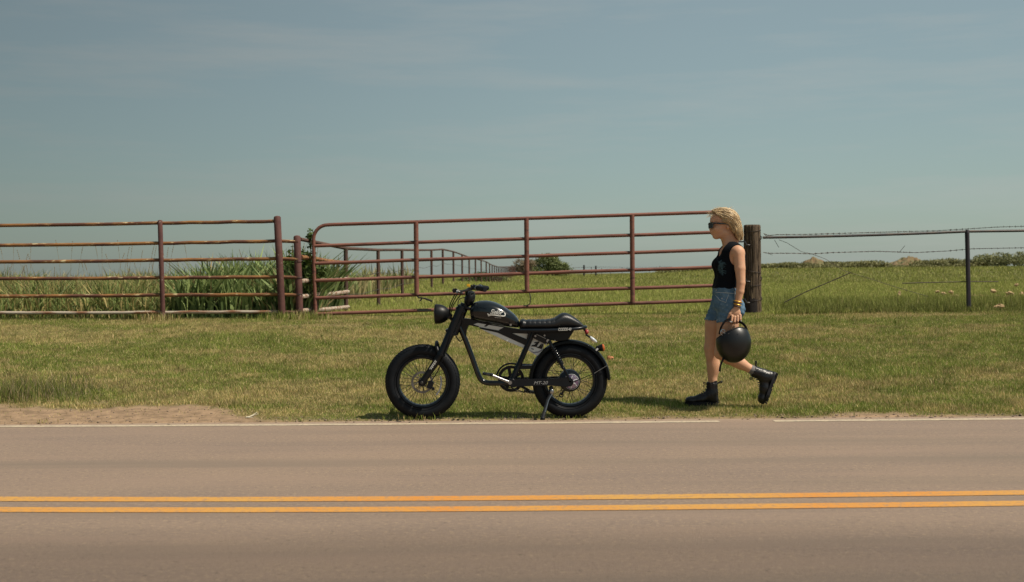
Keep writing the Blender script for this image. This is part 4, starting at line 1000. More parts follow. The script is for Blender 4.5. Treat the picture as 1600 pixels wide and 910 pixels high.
# ---- rear mudguard
mb = MB(); prof = [(-.060, -.021), (-.058, -.004), (-.035, .003), (0, .006), (.035, .003), (.058, -.004), (.060, -.021)]; R_ = .3235; na = 60
for j in range(na+1):
    a = math.radians(184-183*j/na)
    for sh_ in (0, -.003):
        for (yy, dr) in prof: mb.v.append((rc.x+(R_+dr+sh_)*math.cos(a), BY+yy, rc.z+(R_+dr+sh_)*math.sin(a)))
k7 = len(prof)
for j in range(na):
    b0, b1 = j*2*k7, (j+1)*2*k7
    for i in range(k7-1):
        mb.f.append((b0+i, b0+i+1, b1+i+1, b1+i)); mb.f.append((b0+k7+i+1, b0+k7+i, b1+k7+i, b1+k7+i+1))
    mb.f.append((b0, b1, b1+k7, b0+k7)); mb.f.append((b0+k7-1, b0+2*k7-1, b1+2*k7-1, b1+k7-1))
for b0 in (0, na*2*k7): mb.f += [(b0+i, b0+i+1, b0+k7+i+1, b0+k7+i) for i in range(k7-1)]
mb.sm = [True]*len(mb.f); mb.build('mudguard', M['guard'], bike, bo)
MB().tube([B(927.5, 582.5, -.072), B(938, 576, -.070), B(949, 569.5, -.066)], .0030, 6).build('mudguard_stay', M['steel'], bike, bo)
MB().tube([B(892, 597, -.085), B(927.5, 582.5, -.075)], .0030, 6).build('mudguard_stay', M['frame'], bike, bo)
MB().box(B(931, 547, -.048), (.014, .012, .040), Matrix.Rotation(.72, 3, 'Y')).build('mudguard_bolt', M['clear'], bike, bo, bevel=.002)
# ---- lights at the back
def funnel(name, pa, pb, r0, r1, m):
    d = (pb-pa); n = d.normalized(); 
    return MB().tube([pa, pa+d*.15, pb-n*.006, pb], [r0, r0*1.2, r1*.96, r1], 20).build(name, m, bike, bo)
tl = funnel('tail_light', B(931, 545, 0), B(941.5, 543.5, 0), .016, .030, M['plastic'])
a_, b_ = B(941.5, 543.5, 0), B(944.5, 543.2, 0); MB().tube([a_, a_.lerp(b_, .6), b_], [.030, .029, .022], 20).build('tail_lens', M['amber'], tl, bo)
bt('light_bracket', [(912, 513, 0), (914, 517, 0)], .010, M['frame'], 8)
MB().ell(B(916.5, 519, 0), (.018, .030, .022), 16, 10).build('red_reflector', M['red'], bike, bo)
bt('indicator_stalk', [(915, 523, -.03), (922, 527, -.05)], .007, M['frame'], 8)
MB().ell(B(926.5, 530.5, -.07), (.036, .016, .013), 16, 10, Matrix.Rotation(math.radians(38), 3, 'Y')).build('indicator_lens', M['clear'], bike, bo)
MB().ell(B(926.5, 530.5, .07), (.036, .016, .013), 16, 10, Matrix.Rotation(math.radians(38), 3, 'Y')).build('indicator_lens', M['clear'], bike, bo)
# ---- lofted tank and seat
def loft(stations, name, m, nx=60, n=40, pw=2.4, rib=None):
    """stations: (px, ytop, ybottom, half width)"""
    st = np.array(stations, float); xs = np.linspace(st[0, 0], st[-1, 0], nx)
    def cs(col):
        x = st[:, 0]; y = st[:, col]; out = []
        mm = np.gradient(y, x)
        for q in xs:
            i = min(max(np.searchsorted(x, q)-1, 0), len(x)-2); h = x[i+1]-x[i]; t = (q-x[i])/h
            out.append((2*t**3-3*t**2+1)*y[i]+(t**3-2*t**2+t)*h*mm[i]+(-2*t**3+3*t**2)*y[i+1]+(t**3-t**2)*h*mm[i+1])
        return np.array(out)
    T_, Bm, Wd = cs(1), cs(2), np.maximum(cs(3), .002)
    mb = MB()
    for i in range(nx):
        c = B(xs[i], (T_[i]+Bm[i])/2); hz = max(.001, (Bm[i]-T_[i])/2*PS)
        for k in range(n):
            a = 2*math.pi*k/n; ca_, sa_ = math.cos(a), math.sin(a)
            ex = 2/pw
            yy = math.copysign(abs(ca_)**ex, ca_)*Wd[i]; zz = math.copysign(abs(sa_)**ex, sa_)*hz
            if rib is not None: zz += rib(xs[i], yy, sa_, hz)
            mb.v.append((c.x, BY+yy, c.z+zz))
    for i in range(nx-1):
        for k in range(n): mb.f.append((i*n+k, i*n+(k+1) % n, (i+1)*n+(k+1) % n, (i+1)*n+k))
    mb.f += [tuple(range(n)), tuple((nx-1)*n+k for k in range(n))[::-1]]
    mb.sm = [True]*len(mb.f); return mb.build(name, m, bike, bo)
tank = loft([(734.2, 484, 492, .030), (735.5, 479, 497.5, .070), (739, 474.5, 500, .098), (746, 471.3, 502.2, .116), (756, 469.8, 504.2, .124), (768, 470.8, 506.2, .124), (780, 475, 508.5, .120), (790, 480.6, 510, .110), (799, 487, 511.2, .094), (806, 493.5, 511.8, .076), (810.5, 500.5, 511.5, .056), (812, 506, 510, .035)], 'fuel_tank', M['gloss'], 90, 48, 2.3)
MB().lathe([(.001, -.012), (.008, -.012), (.010, -.008), (.010, .0)], 'Y', B(798, 507, -.098), 16).build('tank_bolt', M['steel'], tank, bo)
def ribs(x, y, sa, hz):
    if sa > 0 and 814 < x < 868: return .0045*abs(math.sin((x-815)*math.pi/7.4))**.5*min(1, sa*2)-.0035
    return 0
loft([(811.5, 503, 513, .070), (813, 500.5, 514, .092), (822, 499.6, 514.5, .108), (840, 499.2, 514.5, .116), (856, 498.6, 514.5, .118), (866, 496.4, 514.3, .116), (872, 492.6, 514, .112), (878, 489.3, 513.8, .106), (884, 489.0, 513.6, .100), (892, 492.2, 513.3, .092), (900, 497.5, 513, .082), (907, 503, 512.6, .070), (911.5, 508, 512, .055), (913, 510, 511.5, .035)], 'seat', M['leather'], 200, 40, 2.7, ribs)
# seat rail loop round the tail
P = [B(812, 515.5, -.105), B(850, 515.5, -.120), B(885, 514.2, -.106), B(903, 512.8, -.085), B(912, 511.6, -.05), B(915, 511.2, 0), B(912, 511.6, .05), B(903, 512.8, .085), B(885, 514.2, .106), B(850, 515.5, .120), B(812, 515.5, .105)]
MB().tube(smooth_pts(P, 5), .0135, 12).build('seat_rail', M['frame'], bike, bo)
MB().prism(poly([(812, 513), (900, 512), (893, 516.5), (850, 519), (812, 518)]), BY-.103, BY+.103).build('seat_pan', M['plastic'], bike, bo, bevel=.004)

# ---- lettering
def text(name, s, px, py, y, size, m, parent, shear=.3, squash=1.0, rot=0.0, th=.0008, wrap=None, bold=0.0):
    cu = bpy.data.curves.new(name, 'FONT'); cu.body = s; cu.size = size; cu.shear = shear; cu.extrude = th; cu.offset = bold; cu.align_x = 'CENTER'; cu.space_character = .98; cu.resolution_u = 3
    o = bpy.data.objects.new(name, cu); COL.objects.link(o)
    dg = bpy.context.evaluated_depsgraph_get(); me = bpy.data.meshes.new_from_object(o.evaluated_get(dg))
    bpy.data.objects.remove(o); me.name = name
    n = len(me.vertices); co = np.empty(n*3, np.float32); me.vertices.foreach_get('co', co); co = co.reshape(-1, 3)
    x = co[:, 0]*squash; z = co[:, 1]; d = co[:, 2]
    xr = x*math.cos(rot)-z*math.sin(rot); zr = x*math.sin(rot)+z*math.cos(rot)
    p = B(px, py); out = np.stack([p.x+xr, BY+y-d, p.z+zr], -1)
    if wrap: out[:, 1] = np.array([wrap(a, b) for a, b in zip(out[:, 0], out[:, 2])])-d-.0032
    out -= np.array(bo, dtype=np.float32)[None]; me.vertices.foreach_set('co', out.astype(np.float32).ravel()); me.update(); me.materials.clear()
    return link_mesh(name, me, m, parent)
# the tank's surface, found by ray
dg = bpy.context.evaluated_depsgraph_get()
from mathutils.bvhtree import BVHTree
tb = BVHTree.FromPolygons([v.co+bo for v in tank.data.vertices], [tuple(p.vertices) for p in tank.data.polygons])
def on_tank(x, z):
    h_ = tb.ray_cast(Vector((x, BY-1, z)), Vector((0, 1, 0)))[0]
    return (h_.y if h_ else BY-.11)
text('tank_lettering', 'Sielor', 774.8, 490.4, 0, .053, M['white'], tank, .5, .80, -.10, .0006, on_tank, .0002)
sw = MB(); up = [(761.5, 488.5), (765, 490.5), (772, 490.8), (782, 492), (788, 492.4), (789.2, 490.5), (788, 488.2), (789, 487.9), (790.5, 490.4), (789.4, 493.6), (786, 494.2), (776, 493), (768, 492.4), (763.5, 494), (762.8, 491.5)]
V = []
for (a, b) in up: p = B(a, b); V.append((p.x, on_tank(p.x, p.z)-.0035, p.z))
sw.v = V; sw.f = [(0, 1, 12, 13, 14), (1, 2, 11, 12), (2, 3, 10, 11), (3, 4, 9, 10), (4, 5, 8, 9), (5, 6, 7, 8)]; sw.f = [(0, 1, 12, 14), (12, 13, 14), (1, 2, 11, 12), (2, 3, 10, 11), (3, 4, 9, 10), (4, 5, 8, 9), (5, 6, 7, 8)]; sw.sm = [False]*7
sw.build('tank_underline', M['white'], tank, bo)
text('tank_small_print', 'motor co', 778, 496.4, 0, .013, M['white'], tank, .2, 1.0, -.10, .0005, on_tank, 0)
text('seat_lettering', 'CODDE-40', 881, 515.6, -.136, .032, M['white'], bike, .3, .68, .02, .0005, None, .0004)
text('arm_lettering', 'MT-20', 844, 599.3, -.0863, .036, mat('grey print', (.30, .30, .30), .5), bike, .35, 1.15, .01, .0005, None, 0)
# ------------------------------------------------------------------ sculpting by distance fields, meshed with surface nets
class Field:
    def __init__(s, lo, hi, res):
        s.lo = np.array(lo, float); s.res = res; s.n = (np.ceil((np.array(hi)-s.lo)/res)).astype(int)+1
        s.f = np.full(s.n, 1.0, np.float32)
        s.ax = [s.lo[i]+np.arange(s.n[i])*res for i in range(3)]
    def win(s, lo, hi, m):
        a = [max(0, int((lo[i]-m-s.lo[i])/s.res)) for i in range(3)]; b = [min(s.n[i], int((hi[i]+m-s.lo[i])/s.res)+2) for i in range(3)]
        sl = tuple(slice(a[i], max(a[i]+1, b[i])) for i in range(3))
        return sl, s.ax[0][sl[0]][:, None, None], s.ax[1][sl[1]][None, :, None], s.ax[2][sl[2]][None, None, :]
    def blend(s, sl, d, k):
        a = s.f[sl]
        if k <= 0: s.f[sl] = np.minimum(a, d); return
        h = np.clip(.5+.5*(a-d)/k, 0, 1); s.f[sl] = a*(1-h)+d*h-k*h*(1-h)
    def cone(s, a, b, r1, r2, k=.02, sy=1.0):
        a = np.array(a, float); b = np.array(b, float); R = max(r1, r2)*max(1, sy)
        sl, X, Y, Z = s.win(np.minimum(a, b)-R, np.maximum(a, b)+R, .05)
        d = b-a; L2 = max(1e-9, (d**2).sum())
        t = np.clip(((X-a[0])*d[0]+(Y-a[1])*d[1]+(Z-a[2])*d[2])/L2, 0, 1)
        q = np.sqrt((X-a[0]-t*d[0])**2+((Y-a[1]-t*d[1])/sy)**2+(Z-a[2]-t*d[2])**2)-(r1+(r2-r1)*t)
        s.blend(sl, q.astype(np.float32), k); return s
    def ell(s, c, r, k=.02, rot=0.0, sub=False):
        r = np.array(r, float); c = np.array(c, float); R = r.max()
        sl, X, Y, Z = s.win(c-R, c+R, .05); x = X-c[0]; z = Z-c[2]; y = Y-c[1]
        cr, sr = math.cos(rot), math.sin(rot); x2 = x*cr+z*sr; z2 = -x*sr+z*cr
        k0 = np.sqrt((x2/r[0])**2+(y/r[1])**2+(z2/r[2])**2); k1 = np.sqrt((x2/r[0]**2)**2+(y/r[1]**2)**2+(z2/r[2]**2)**2)+1e-9
        d = (k0*(k0-1)/k1).astype(np.float32)
        if sub:
            a = s.f[sl]; h = np.clip(.5-.5*(a+d)/max(k, 1e-5), 0, 1); s.f[sl] = a*(1-h)-d*h+k*h*(1-h)
        else: s.blend(sl, d, k)
        return s
    def grid(s): return s.ax[0][:, None, None], s.ax[1][None, :, None], s.ax[2][None, None, :]
    def mesh(s, name, m, parent, org=(0, 0, 0), f=None):
        f = s.f if f is None else f
        V, Q = nets(f, s.lo, s.res); V = V-np.array(org)
        return link_mesh(name, np_mesh(name, V, Q, True), m, parent)
def nets(f, lo, res):
    ins = f < 0
    cnt = np.zeros(tuple(np.array(f.shape)-1), np.int8)
    for i in (0, 1):
        for j in (0, 1):
            for k in (0, 1): cnt += ins[i:f.shape[0]-1+i, j:f.shape[1]-1+j, k:f.shape[2]-1+k]
    act = (cnt > 0) & (cnt < 8); I, J, K = np.nonzero(act); n = len(I)
    ids = np.full(act.shape, -1, np.int32); ids[I, J, K] = np.arange(n)
    P = np.zeros((n, 3)); C = np.zeros(n)
    cor = [(i, j, k) for i in (0, 1) for j in (0, 1) for k in (0, 1)]
    for a in cor:
        for ax in range(3):
            if a[ax]: continue
            b = list(a); b[ax] = 1
            fa = f[I+a[0], J+a[1], K+a[2]].astype(float); fb = f[I+b[0], J+b[1], K+b[2]].astype(float)
            x = (fa < 0) != (fb < 0); t = np.where(x, fa/np.where(x, fa-fb, 1), 0)
            p = np.array(a, float)[None]+np.zeros((n, 3)); p[:, ax] = t
            P += p*x[:, None]; C += x
    P = (P/C[:, None]+np.stack([I, J, K], -1))*res+np.array(lo)[None]
    Q = []
    for ax in range(3):
        o1, o2 = [i for i in range(3) if i != ax]
        sa = [slice(None)]*3; sb = [slice(None)]*3; sa[ax] = slice(0, -1); sb[ax] = slice(1, None)
        fa = ins[tuple(sa)]; fb = ins[tuple(sb)]
        e = np.stack(np.nonzero(fa != fb), -1)
        e = e[(e[:, o1] > 0) & (e[:, o2] > 0) & (e[:, o1] < f.shape[o1]-1) & (e[:, o2] < f.shape[o2]-1)]
        if not len(e): continue
        def g(d1, d2):
            q = e.copy(); q[:, o1] += d1; q[:, o2] += d2; return ids[q[:, 0], q[:, 1], q[:, 2]]
        q = np.stack([g(-1, -1), g(0, -1), g(0, 0), g(-1, 0)], -1)
        inner = fa[e[:, 0], e[:, 1], e[:, 2]]
        flip = inner if ax != 1 else ~inner
        q = np.where(flip[:, None], q, q[:, ::-1]); Q.append(q)
    return P, np.concatenate(Q)

# ------------------------------------------------------------------ the person
PY = 10.2; PSC = PY/F
pz = float(ground_h(W(1118, 635, PY)[0], PY+.08))
per = empty('person', (W(1118, 635, PY)[0], PY, pz)); po = per.location
tag(per, 'person in black tank top, denim shorts and black lace boots walking left', 'person')
def H(px, py, dy=0): p = W(px, py, PY); return np.array((p[0], PY+dy, p[2]))
px_ = PSC
def PR(v): return v*px_

def torso(F_, grow=0.0, shorts=False):
    g = grow
    for s in (-1, 1):
        F_.cone(H(1141, 398, s*.078), H(1136, 430, s*.062), .082+g, .078+g, .03)
        F_.cone(H(1136, 430, s*.062), H(1133.5, 450, s*.055), .078+g, .082+g, .03)
        F_.cone(H(1133.5, 450, s*.055), H(1134, 474, s*.072), .082+g, .105+g, .04)
        F_.ell(H(1126.5, 414, s*.062), (.060+g, .058+g, .058+g), .035, .2)       # bust
        F_.ell(H(1149.5, 404, s*.07), (.062+g, .075+g, .085+g), .04)          # shoulder blade
        F_.ell(H(1145.5, 483, s*.072), (.080+g, .085+g, .082+g), .04)          # seat
        F_.cone(H(1142.5, 386.5, s*.05), H(1147, 394, s*.150), .040+g, .050+g, .035)
    return F_
def legs(F_, g=0.0, kk=1.0):
    # planted far leg
    F_.cone(H(1133, 478, .088), H(1121, 507, .09), .094+g, .088+g, .04*kk)
    F_.cone(H(1121, 507, .09), H(1114, 545, .085), .088+g, .058+g, .03*kk)
    # trailing near leg
    F_.cone(H(1139, 478, -.088), H(1134, 507, -.088), .094+g, .088+g, .04*kk)
    F_.cone(H(1134, 507, -.088), H(1125, 549, -.080), .088+g, .058+g, .03*kk)
    return F_
bd = Field((H(1095, 400)[0], PY-.34, pz+.10), (H(1190, 400)[0], PY+.34, H(1120, 318)[2]), .0046)
torso(bd); legs(bd, 0, .5)
# planted shin and calf
bd.cone(H(1114, 545, .085), H(1114.8, 556, .084), .0565, .052, .02)
bd.cone(H(1114.8, 556, .084), H(1116.2, 604, .082), .050, .036, .02)
bd.ell(H(1118.6, 573, .083), (.050, .048, .085), .03)
bd.ell(H(1110.6, 546, .085), (.034, .036, .040), .02)
# trailing shin and calf
bd.cone(H(1125.5, 550, -.08), H(1135, 558, -.08), .057, .052, .02)
bd.cone(H(1135, 558, -.08), H(1174, 578, -.078), .049, .035, .02)
bd.ell(H(1149, 563.5, -.08), (.085, .050, .048), .03, -.48)
bd.ell(H(1122, 553.5, -.08), (.040, .036, .036), .02)
# neck and head
bd.cone(H(1145, 386, 0), H(1136.5, 364, 0), .056, .052, .03)
bd.cone(H(1137, 384, -.03), H(1131, 366, -.02), .034, .030, .03); bd.cone(H(1137, 384, .03), H(1131, 366, .02), .034, .030, .03)
bd.ell(H(1132, 345.5, 0), (.098, .076, .096), .02, .15)
bd.ell(H(1122.5, 358, 0), (.064, .060, .070), .03, -.25)          # face mass
bd.ell(H(1120.5, 343, 0), (.0585, .060, .052), .02)               # forehead
bd.cone(H(1132, 364, -.045), H(1119.5, 369.3, -.012), .022, .021, .025); bd.cone(H(1132, 364, .045), H(1119.5, 369.3, .012), .022, .021, .025)
bd.ell(H(1117.3, 369.8, 0), (.017, .020, .015), .015)              # chin
bd.ell(H(1113.9, 361.5, 0), (.022, .026, .024), .02)              # muzzle
bd.cone(H(1112.2, 350, 0), H(1110.0, 358.6, 0), .0080, .0095, .010)   # nose
for s in (-1, 1): bd.ell(H(1111.2, 359.4, s*.010), (.009, .007, .007), .006)
bd.ell(H(1112.0, 363.6, 0), (.0105, .020, .0062), .006); bd.ell(H(1112.6, 366.3, 0), (.0105, .018, .0068), .006)   # lips
bd.ell(H(1110.9, 365, 0), (.004, .018, .0022), .003, 0, True)
bd.ell(H(1112.3, 346.5, 0), (.012, .048, .010), .015)              # brow
for s in (-1, 1):
    bd.ell(H(1110.3, 352.3, s*.031), (.014, .017, .011), .012, 0, True)
    bd.ell(H(1112.9, 352.4, s*.031), (.0125, .0130, .0115), .003)   # eye
    bd.ell(H(1119.5, 358.5, s*.048), (.030, .020, .022), .025)      # cheek
    bd.ell(H(1134.8, 354.5, s*.077), (.013, .008, .023), .006, .2)   # ear
    bd.ell(H(1134.2, 353.5, s*.086), (.006, .006, .012), .003, .2, True)
# near (left) arm, hand closed on the helmet's rim
SHy = -.170
bd.ell(H(1148.5, 397, -.158), (.050, .050, .054), .03)
bd.cone(H(1148.5, 399, -.165), H(1149.8, 420, -.185), .0490, .0440, .006)
bd.cone(H(1149.8, 420, -.185), H(1150.9, 442, -.198), .0440, .0350, .006)
bd.cone(H(1150.9, 442, -.198), H(1149.2, 455, -.200), .0350, .0335, .006)
bd.cone(H(1149.2, 455, -.200), H(1145.6, 475, -.200), .0335, .0235, .006, .97)
bd.ell(H(1144.2, 480, -.200), (.026, .018, .026), .015, .1)
bd.ell(H(1142.6, 487.6, -.202), (.041, .017, .036), .012, .12)
kn = [(1149.3, 491.5), (1145.2, 493.6), (1140.9, 494.2), (1136.8, 492.4)]
tips = [(1149.2, 497.8, 1148.5, 500.6), (1144.9, 500.6, 1144.2, 503.6), (1140.2, 501.6, 1139.6, 504.4), (1135.8, 499.8, 1135.4, 502.2)]
for (kx, ky), (mx, my, tx_, ty_) in zip(kn, tips):
    bd.cone(H(kx, ky, -.212), H(mx, my, -.221), .0105, .0092, .006)
    bd.cone(H(mx, my, -.221), H(tx_, ty_, -.204), .0090, .0082, .003)
    bd.cone(H(tx_, ty_, -.204), H(tx_+.3, ty_-1.4, -.184), .0080, .0070, .003)
bd.cone(H(1138.5, 483.5, -.200), H(1133.6, 489.5, -.206), .0135, .0115, .010)
bd.cone(H(1133.6, 489.5, -.206), H(1130.8, 496.3, -.200), .0110, .0090, .003)
bd.cone(H(1130.8, 496.3, -.200), H(1130.6, 500.2, -.188), .0090, .0075, .003)
# far (right) arm hanging, relaxed hand
bd.ell(H(1147.5, 397, .158), (.050, .050, .054), .03)
bd.cone(H(1147.5, 399, .165), H(1147, 441, .205), .050, .037, .03)
bd.cone(H(1147, 441, .205), H(1140, 474, .215), .037, .025, .02)
bd.ell(H(1138, 484, .215), (.034, .017, .046), .015, .1)
for k in range(4):
    x_ = 1142.2-2.9*k; bd.cone(H(x_, 491, .214), H(x_-1.0, 498.2-.8*abs(k-1.5), .206), .0092, .0085, .004); bd.cone(H(x_-1.0, 498.2-.8*abs(k-1.5), .206), H(x_-.6, 502.5-.8*abs(k-1.5), .192), .0083, .007, .003)
bd.cone(H(1134, 483, .21), H(1130.5, 491, .20), .012, .009, .008)
body = bd.mesh('body', M['skin'], per, po)

# tank top: the torso grown a little and trimmed
tf = Field((H(1100, 400)[0], PY-.26, H(1130, 456)[2]), (H(1172, 400)[0], PY+.26, H(1140, 372)[2]), .0045)
torso(tf, .009)
X, Y, Z = tf.grid(); f = tf.f.copy()
hem = H(1134, 450.6)[2]+.004*np.sin(X*45)+0*Y
f = np.maximum(f, hem-Z)
f += (.0018*np.sin((X*60+Z*95))*np.clip((H(1134, 418)[2]-Z)/.1, 0, 1)).astype(np.float32)*1.0
def sphere(c, r, sx=1, sy=1, sz=1): return np.sqrt(((X-c[0])/sx)**2+((Y-c[1])/sy)**2+((Z-c[2])/sz)**2)-r
for s in (-1, 1):
    f = np.maximum(f, -sphere(H(1149.5, 401, s*.205), .095, 1.0, 1.0, 1.15))
f = np.maximum(f, -sphere(H(1125.5, 386.5, 0), .098, 1.0, .90, .95))
f = np.maximum(f, -sphere(H(1146.5, 377, 0), .075, 1.0, 1.05, .8))
top_ = tf.mesh('tank_top', M['top'], per, po, f)
# faded chest print: thin feather strokes laid on the cloth
tb2 = BVHTree.FromPolygons([v.co+po for v in top_.data.vertices], [tuple(p.vertices) for p in top_.data.polygons])
pr = MB(); r3 = random.Random(8)
for k in range(60):
    a = r3.uniform(-1.3, 1.1); L = r3.uniform(2, 9); ox, oy = 1120.5+r3.uniform(-3, 3), 417+r3.uniform(-10, 8); P = []
    for t in np.linspace(0, 1, 6):
        q = H(ox+math.cos(a)*L*t, oy-math.sin(a)*L*t*1.2+2*t*t); h_ = tb2.ray_cast(Vector((q[0], PY-.6, q[2])), Vector((0, 1, 0)))[0]
        if h_: P.append(h_+Vector((0, -.0008, 0)))
    if len(P) > 2: pr.tube(P, r3.uniform(.0006, .0018), 4)
pr.build('chest_print', M['print'], top_, po)

# shorts
sf = Field((H(1098, 400)[0], PY-.26, H(1130, 512)[2]), (H(1172, 400)[0], PY+.26, H(1140, 444)[2]), .0045)
torso(sf, .008); legs(sf, .010, .35)
X, Y, Z = sf.grid(); f = sf.f.copy()
f = np.maximum(f, Z-(H(1134, 450)[2]-.06*(X-H(1134, 450)[0])))
sgn_ = np.clip((PY-Y)*14, -1, 1); hz = H(1134, 500)[2]-.010*sgn_+.05*(X-H(1134, 500)[0])+.004*np.sin(X*160)*np.sin(Y*120+1)
f = np.maximum(f, hz-Z)
f += (.0022*np.sin(X*85+Z*40)*np.sin(Z*60+Y*50)+.0015*np.sin(Z*150+X*60)).astype(np.float32)
shorts = sf.mesh('denim_shorts', M['denim'], per, po, f)
tb3 = BVHTree.FromPolygons([v.co+po for v in shorts.data.vertices], [tuple(p.vertices) for p in shorts.data.polygons])
def onto(bv, q, lift=.001):
    h_ = bv.ray_cast(Vector((q[0], PY-.8, q[2])), Vector((0, 1, 0)))[0]
    return (h_+Vector((0, -lift, 0))) if h_ else None
def line_on(bv, pts, r, mb, lift=.001, n=14):
    P = []
    for i in range(len(pts)-1):
        for t in np.linspace(0, 1, n, endpoint=(i == len(pts)-2)):
            q = H(pts[i][0]*(1-t)+pts[i+1][0]*t, pts[i][1]*(1-t)+pts[i+1][1]*t); h_ = onto(bv, q, lift)
            if h_: P.append(h_)
    if len(P) > 2: mb.tube(P, r, 5)
sm_ = MB(); line_on(tb3, [(1113, 456.5), (1130, 457.5), (1150, 459)], .0016, sm_); line_on(tb3, [(1115, 461), (1120, 469), (1128, 472), (1133, 460)], .0013, sm_); line_on(tb3, [(1143, 455), (1141.5, 475), (1139, 499)], .0018, sm_)
sm_.build('seam_stitching', M['fray'], shorts, po)
bl_ = MB(); 
for q in ((1116.5, 453.5), (1123, 466)): 
    h_ = onto(tb3, H(*q)); 
    if h_: bl_.ell(h_, (.006, .003, .006), 10, 6)
bl_.build('button', M['steel'], shorts, po)
fr = MB(); r3 = random.Random(4)
for k in range(150):
    x_ = r3.uniform(1108, 1159); q = H(x_, 499.0+r3.uniform(-.8, .8)); h_ = onto(tb3, (q[0], 0, q[2]+.004))
    if h_ is None: continue
    h_ = h_+Vector((0, .002, 0)); fr.tube([h_, h_+Vector((r3.uniform(-.006, .006), r3.uniform(-.003, .003), -r3.uniform(.008, .024)))], .0009, 3)
for k in range(46):
    y_ = r3.uniform(455, 497); h_ = onto(tb3, H(1143.5-.09*(y_-455), y_))
    if h_: fr.tube([h_, h_+Vector((r3.uniform(-.012, .012), -.003, -r3.uniform(.0, .014)))], .0010, 3)
fr.build('frayed_threads', M['fray'], shorts, po)['kind'] = 'stuff'

# bracelets
def ring(c, r, tilt, th, m, name, parent=per):
    P = [Vector(c)+Vector((r*math.cos(a), r*.95*math.sin(a), tilt*r*math.cos(a))) for a in np.linspace(0, 2*math.pi, 26, endpoint=False)]
    return MB().tube(P, th, 8, closed=True).build(name, m, parent, po)
for (py, m, th, tl_) in ((470.5, 'gold', .0045, -.25), (473.2, 'brownleather', .0035, -.2), (475.2, 'gold', .0050, -.3), (478.2, 'brownleather', .0055, -.2)):
    c_ = H(1146.3-.2*(py-470), py, -.200); ring(c_, .0335-.0008*(py-470), tl_, th, M[m], 'bracelet')
MB().ell(H(1134.0, 358.4, -.086), (.0028, .0028, .0050), 8, 6).build('earring', M['gold'], per, po)

# sunglasses
sg = MB()
for s in (-1, 1):
    L_ = []
    for a in np.linspace(0, 2*math.pi, 22, endpoint=False):
        yy = s*.034+.028*math.copysign(abs(math.cos(a))**.75, math.cos(a)); zz = .0215*math.copysign(abs(math.sin(a))**.75, math.sin(a))
        L_.append(Vector(H(1107.3, 352.8, 0))+Vector((1.35*abs(yy)**1.4, yy, zz*1.1)))
    sg.tube(L_, .0034, 6, closed=True)
    cc_ = sum((Vector(p) for p in L_), Vector())/len(L_)
    lens = MB(); lens.v = [tuple(cc_+Vector((-.002, 0, 0)))]+[tuple(p) for p in L_]; lens.f = [(0, i+1, (i+1) % 22+1) for i in range(22)]; lens.sm = [True]*22
    if s < 0: lens_n = lens
    else: lens_f = lens
    sg.tube([L_[0 if s > 0 else 11]+Vector((0, 0, .008)), Vector(H(1113.5, 349.2, s*.070)), Vector(H(1124, 350.2, s*.077)), Vector(H(1134, 351.2, s*.081)), Vector(H(1136.5, 355, s*.082))], [.0075, .0075, .0062, .0045, .0030], 8)
sg.tube([Vector(H(1107.0, 351, -.008)), Vector(H(1107.0, 350.2, .0)), Vector(H(1107.0, 351, .008))], .0032, 6)
glasses = sg.build('sunglasses', M['tort'], per, po)
for l_ in (lens_n, lens_f): l_.build('lens', M['glassdark'], glasses, po)

# hair: swept back mass with grooves, loose strands over it
hf = Field((H(1096, 400)[0], PY-.16, H(1150, 388)[2]), (H(1172, 400)[0], PY+.16, H(1130, 314)[2]), .0036)
hf.ell(H(1132.5, 343.5, 0), (.104, .086, .094), .02, .12)
hf.ell(H(1119, 334, 0), (.048, .062, .034), .03, -.35)
hf.ell(H(1129, 329, -.02), (.05, .04, .022), .02, -.1); hf.ell(H(1141, 334, .01), (.045, .05, .03), .02, .5)
for s in (-1, 1):
    hf.cone(H(1138, 341, s*.048), H(1148, 357.5, s*.048), .058, .040, .03)
    hf.cone(H(1148, 357.5, s*.048), H(1154, 368, s*.038), .040, .023, .025)
    hf.cone(H(1154, 367, s*.038), H(1158.8, 374.5, s*.028), .018, .006, .010)
    hf.cone(H(1150, 366, s*.055), H(1152.5, 375.5, s*.048), .015, .006, .010)
    hf.cone(H(1146, 350, s*.062), H(1151.5, 364.5, s*.060), .030, .018, .02)
hf.cone(H(1145, 345, 0), H(1152.5, 365, 0), .060, .028, .03)
hf.cone(H(1155, 366, -.03), H(1156.8, 373, -.03), .020, .010, .015); hf.cone(H(1154, 367, .02), H(1154.5, 374, .02), .020, .010, .015)
X, Y, Z = hf.grid(); f = hf.f.copy()
def halfplane(p1, p2):   # negative below/left of the line p1->p2
    a, b = H(*p1), H(*p2); nx__, nz__ = -(b[2]-a[2]), (b[0]-a[0]); L = math.hypot(nx__, nz__)
    return ((X-a[0])*nx__+(Z-a[2])*nz__)/L
# face and ear kept clear; the nape hollowed under the hair
side = np.abs(Y-PY)
face = np.maximum(halfplane((1109, 338.5), (1131, 350.5)), X-H(1137.2, 350)[0])
low = np.maximum(halfplane((1131, 350.5), (1152, 378)), X-H(1152, 350)[0])
f = np.maximum(f, -np.minimum(face, low+.004))
f = np.maximum(f, -(sphere_ := (np.sqrt((X-H(1140, 371)[0])**2+((Y-PY)*1.05)**2+(Z-H(1140, 371)[2])**2)-.060)))
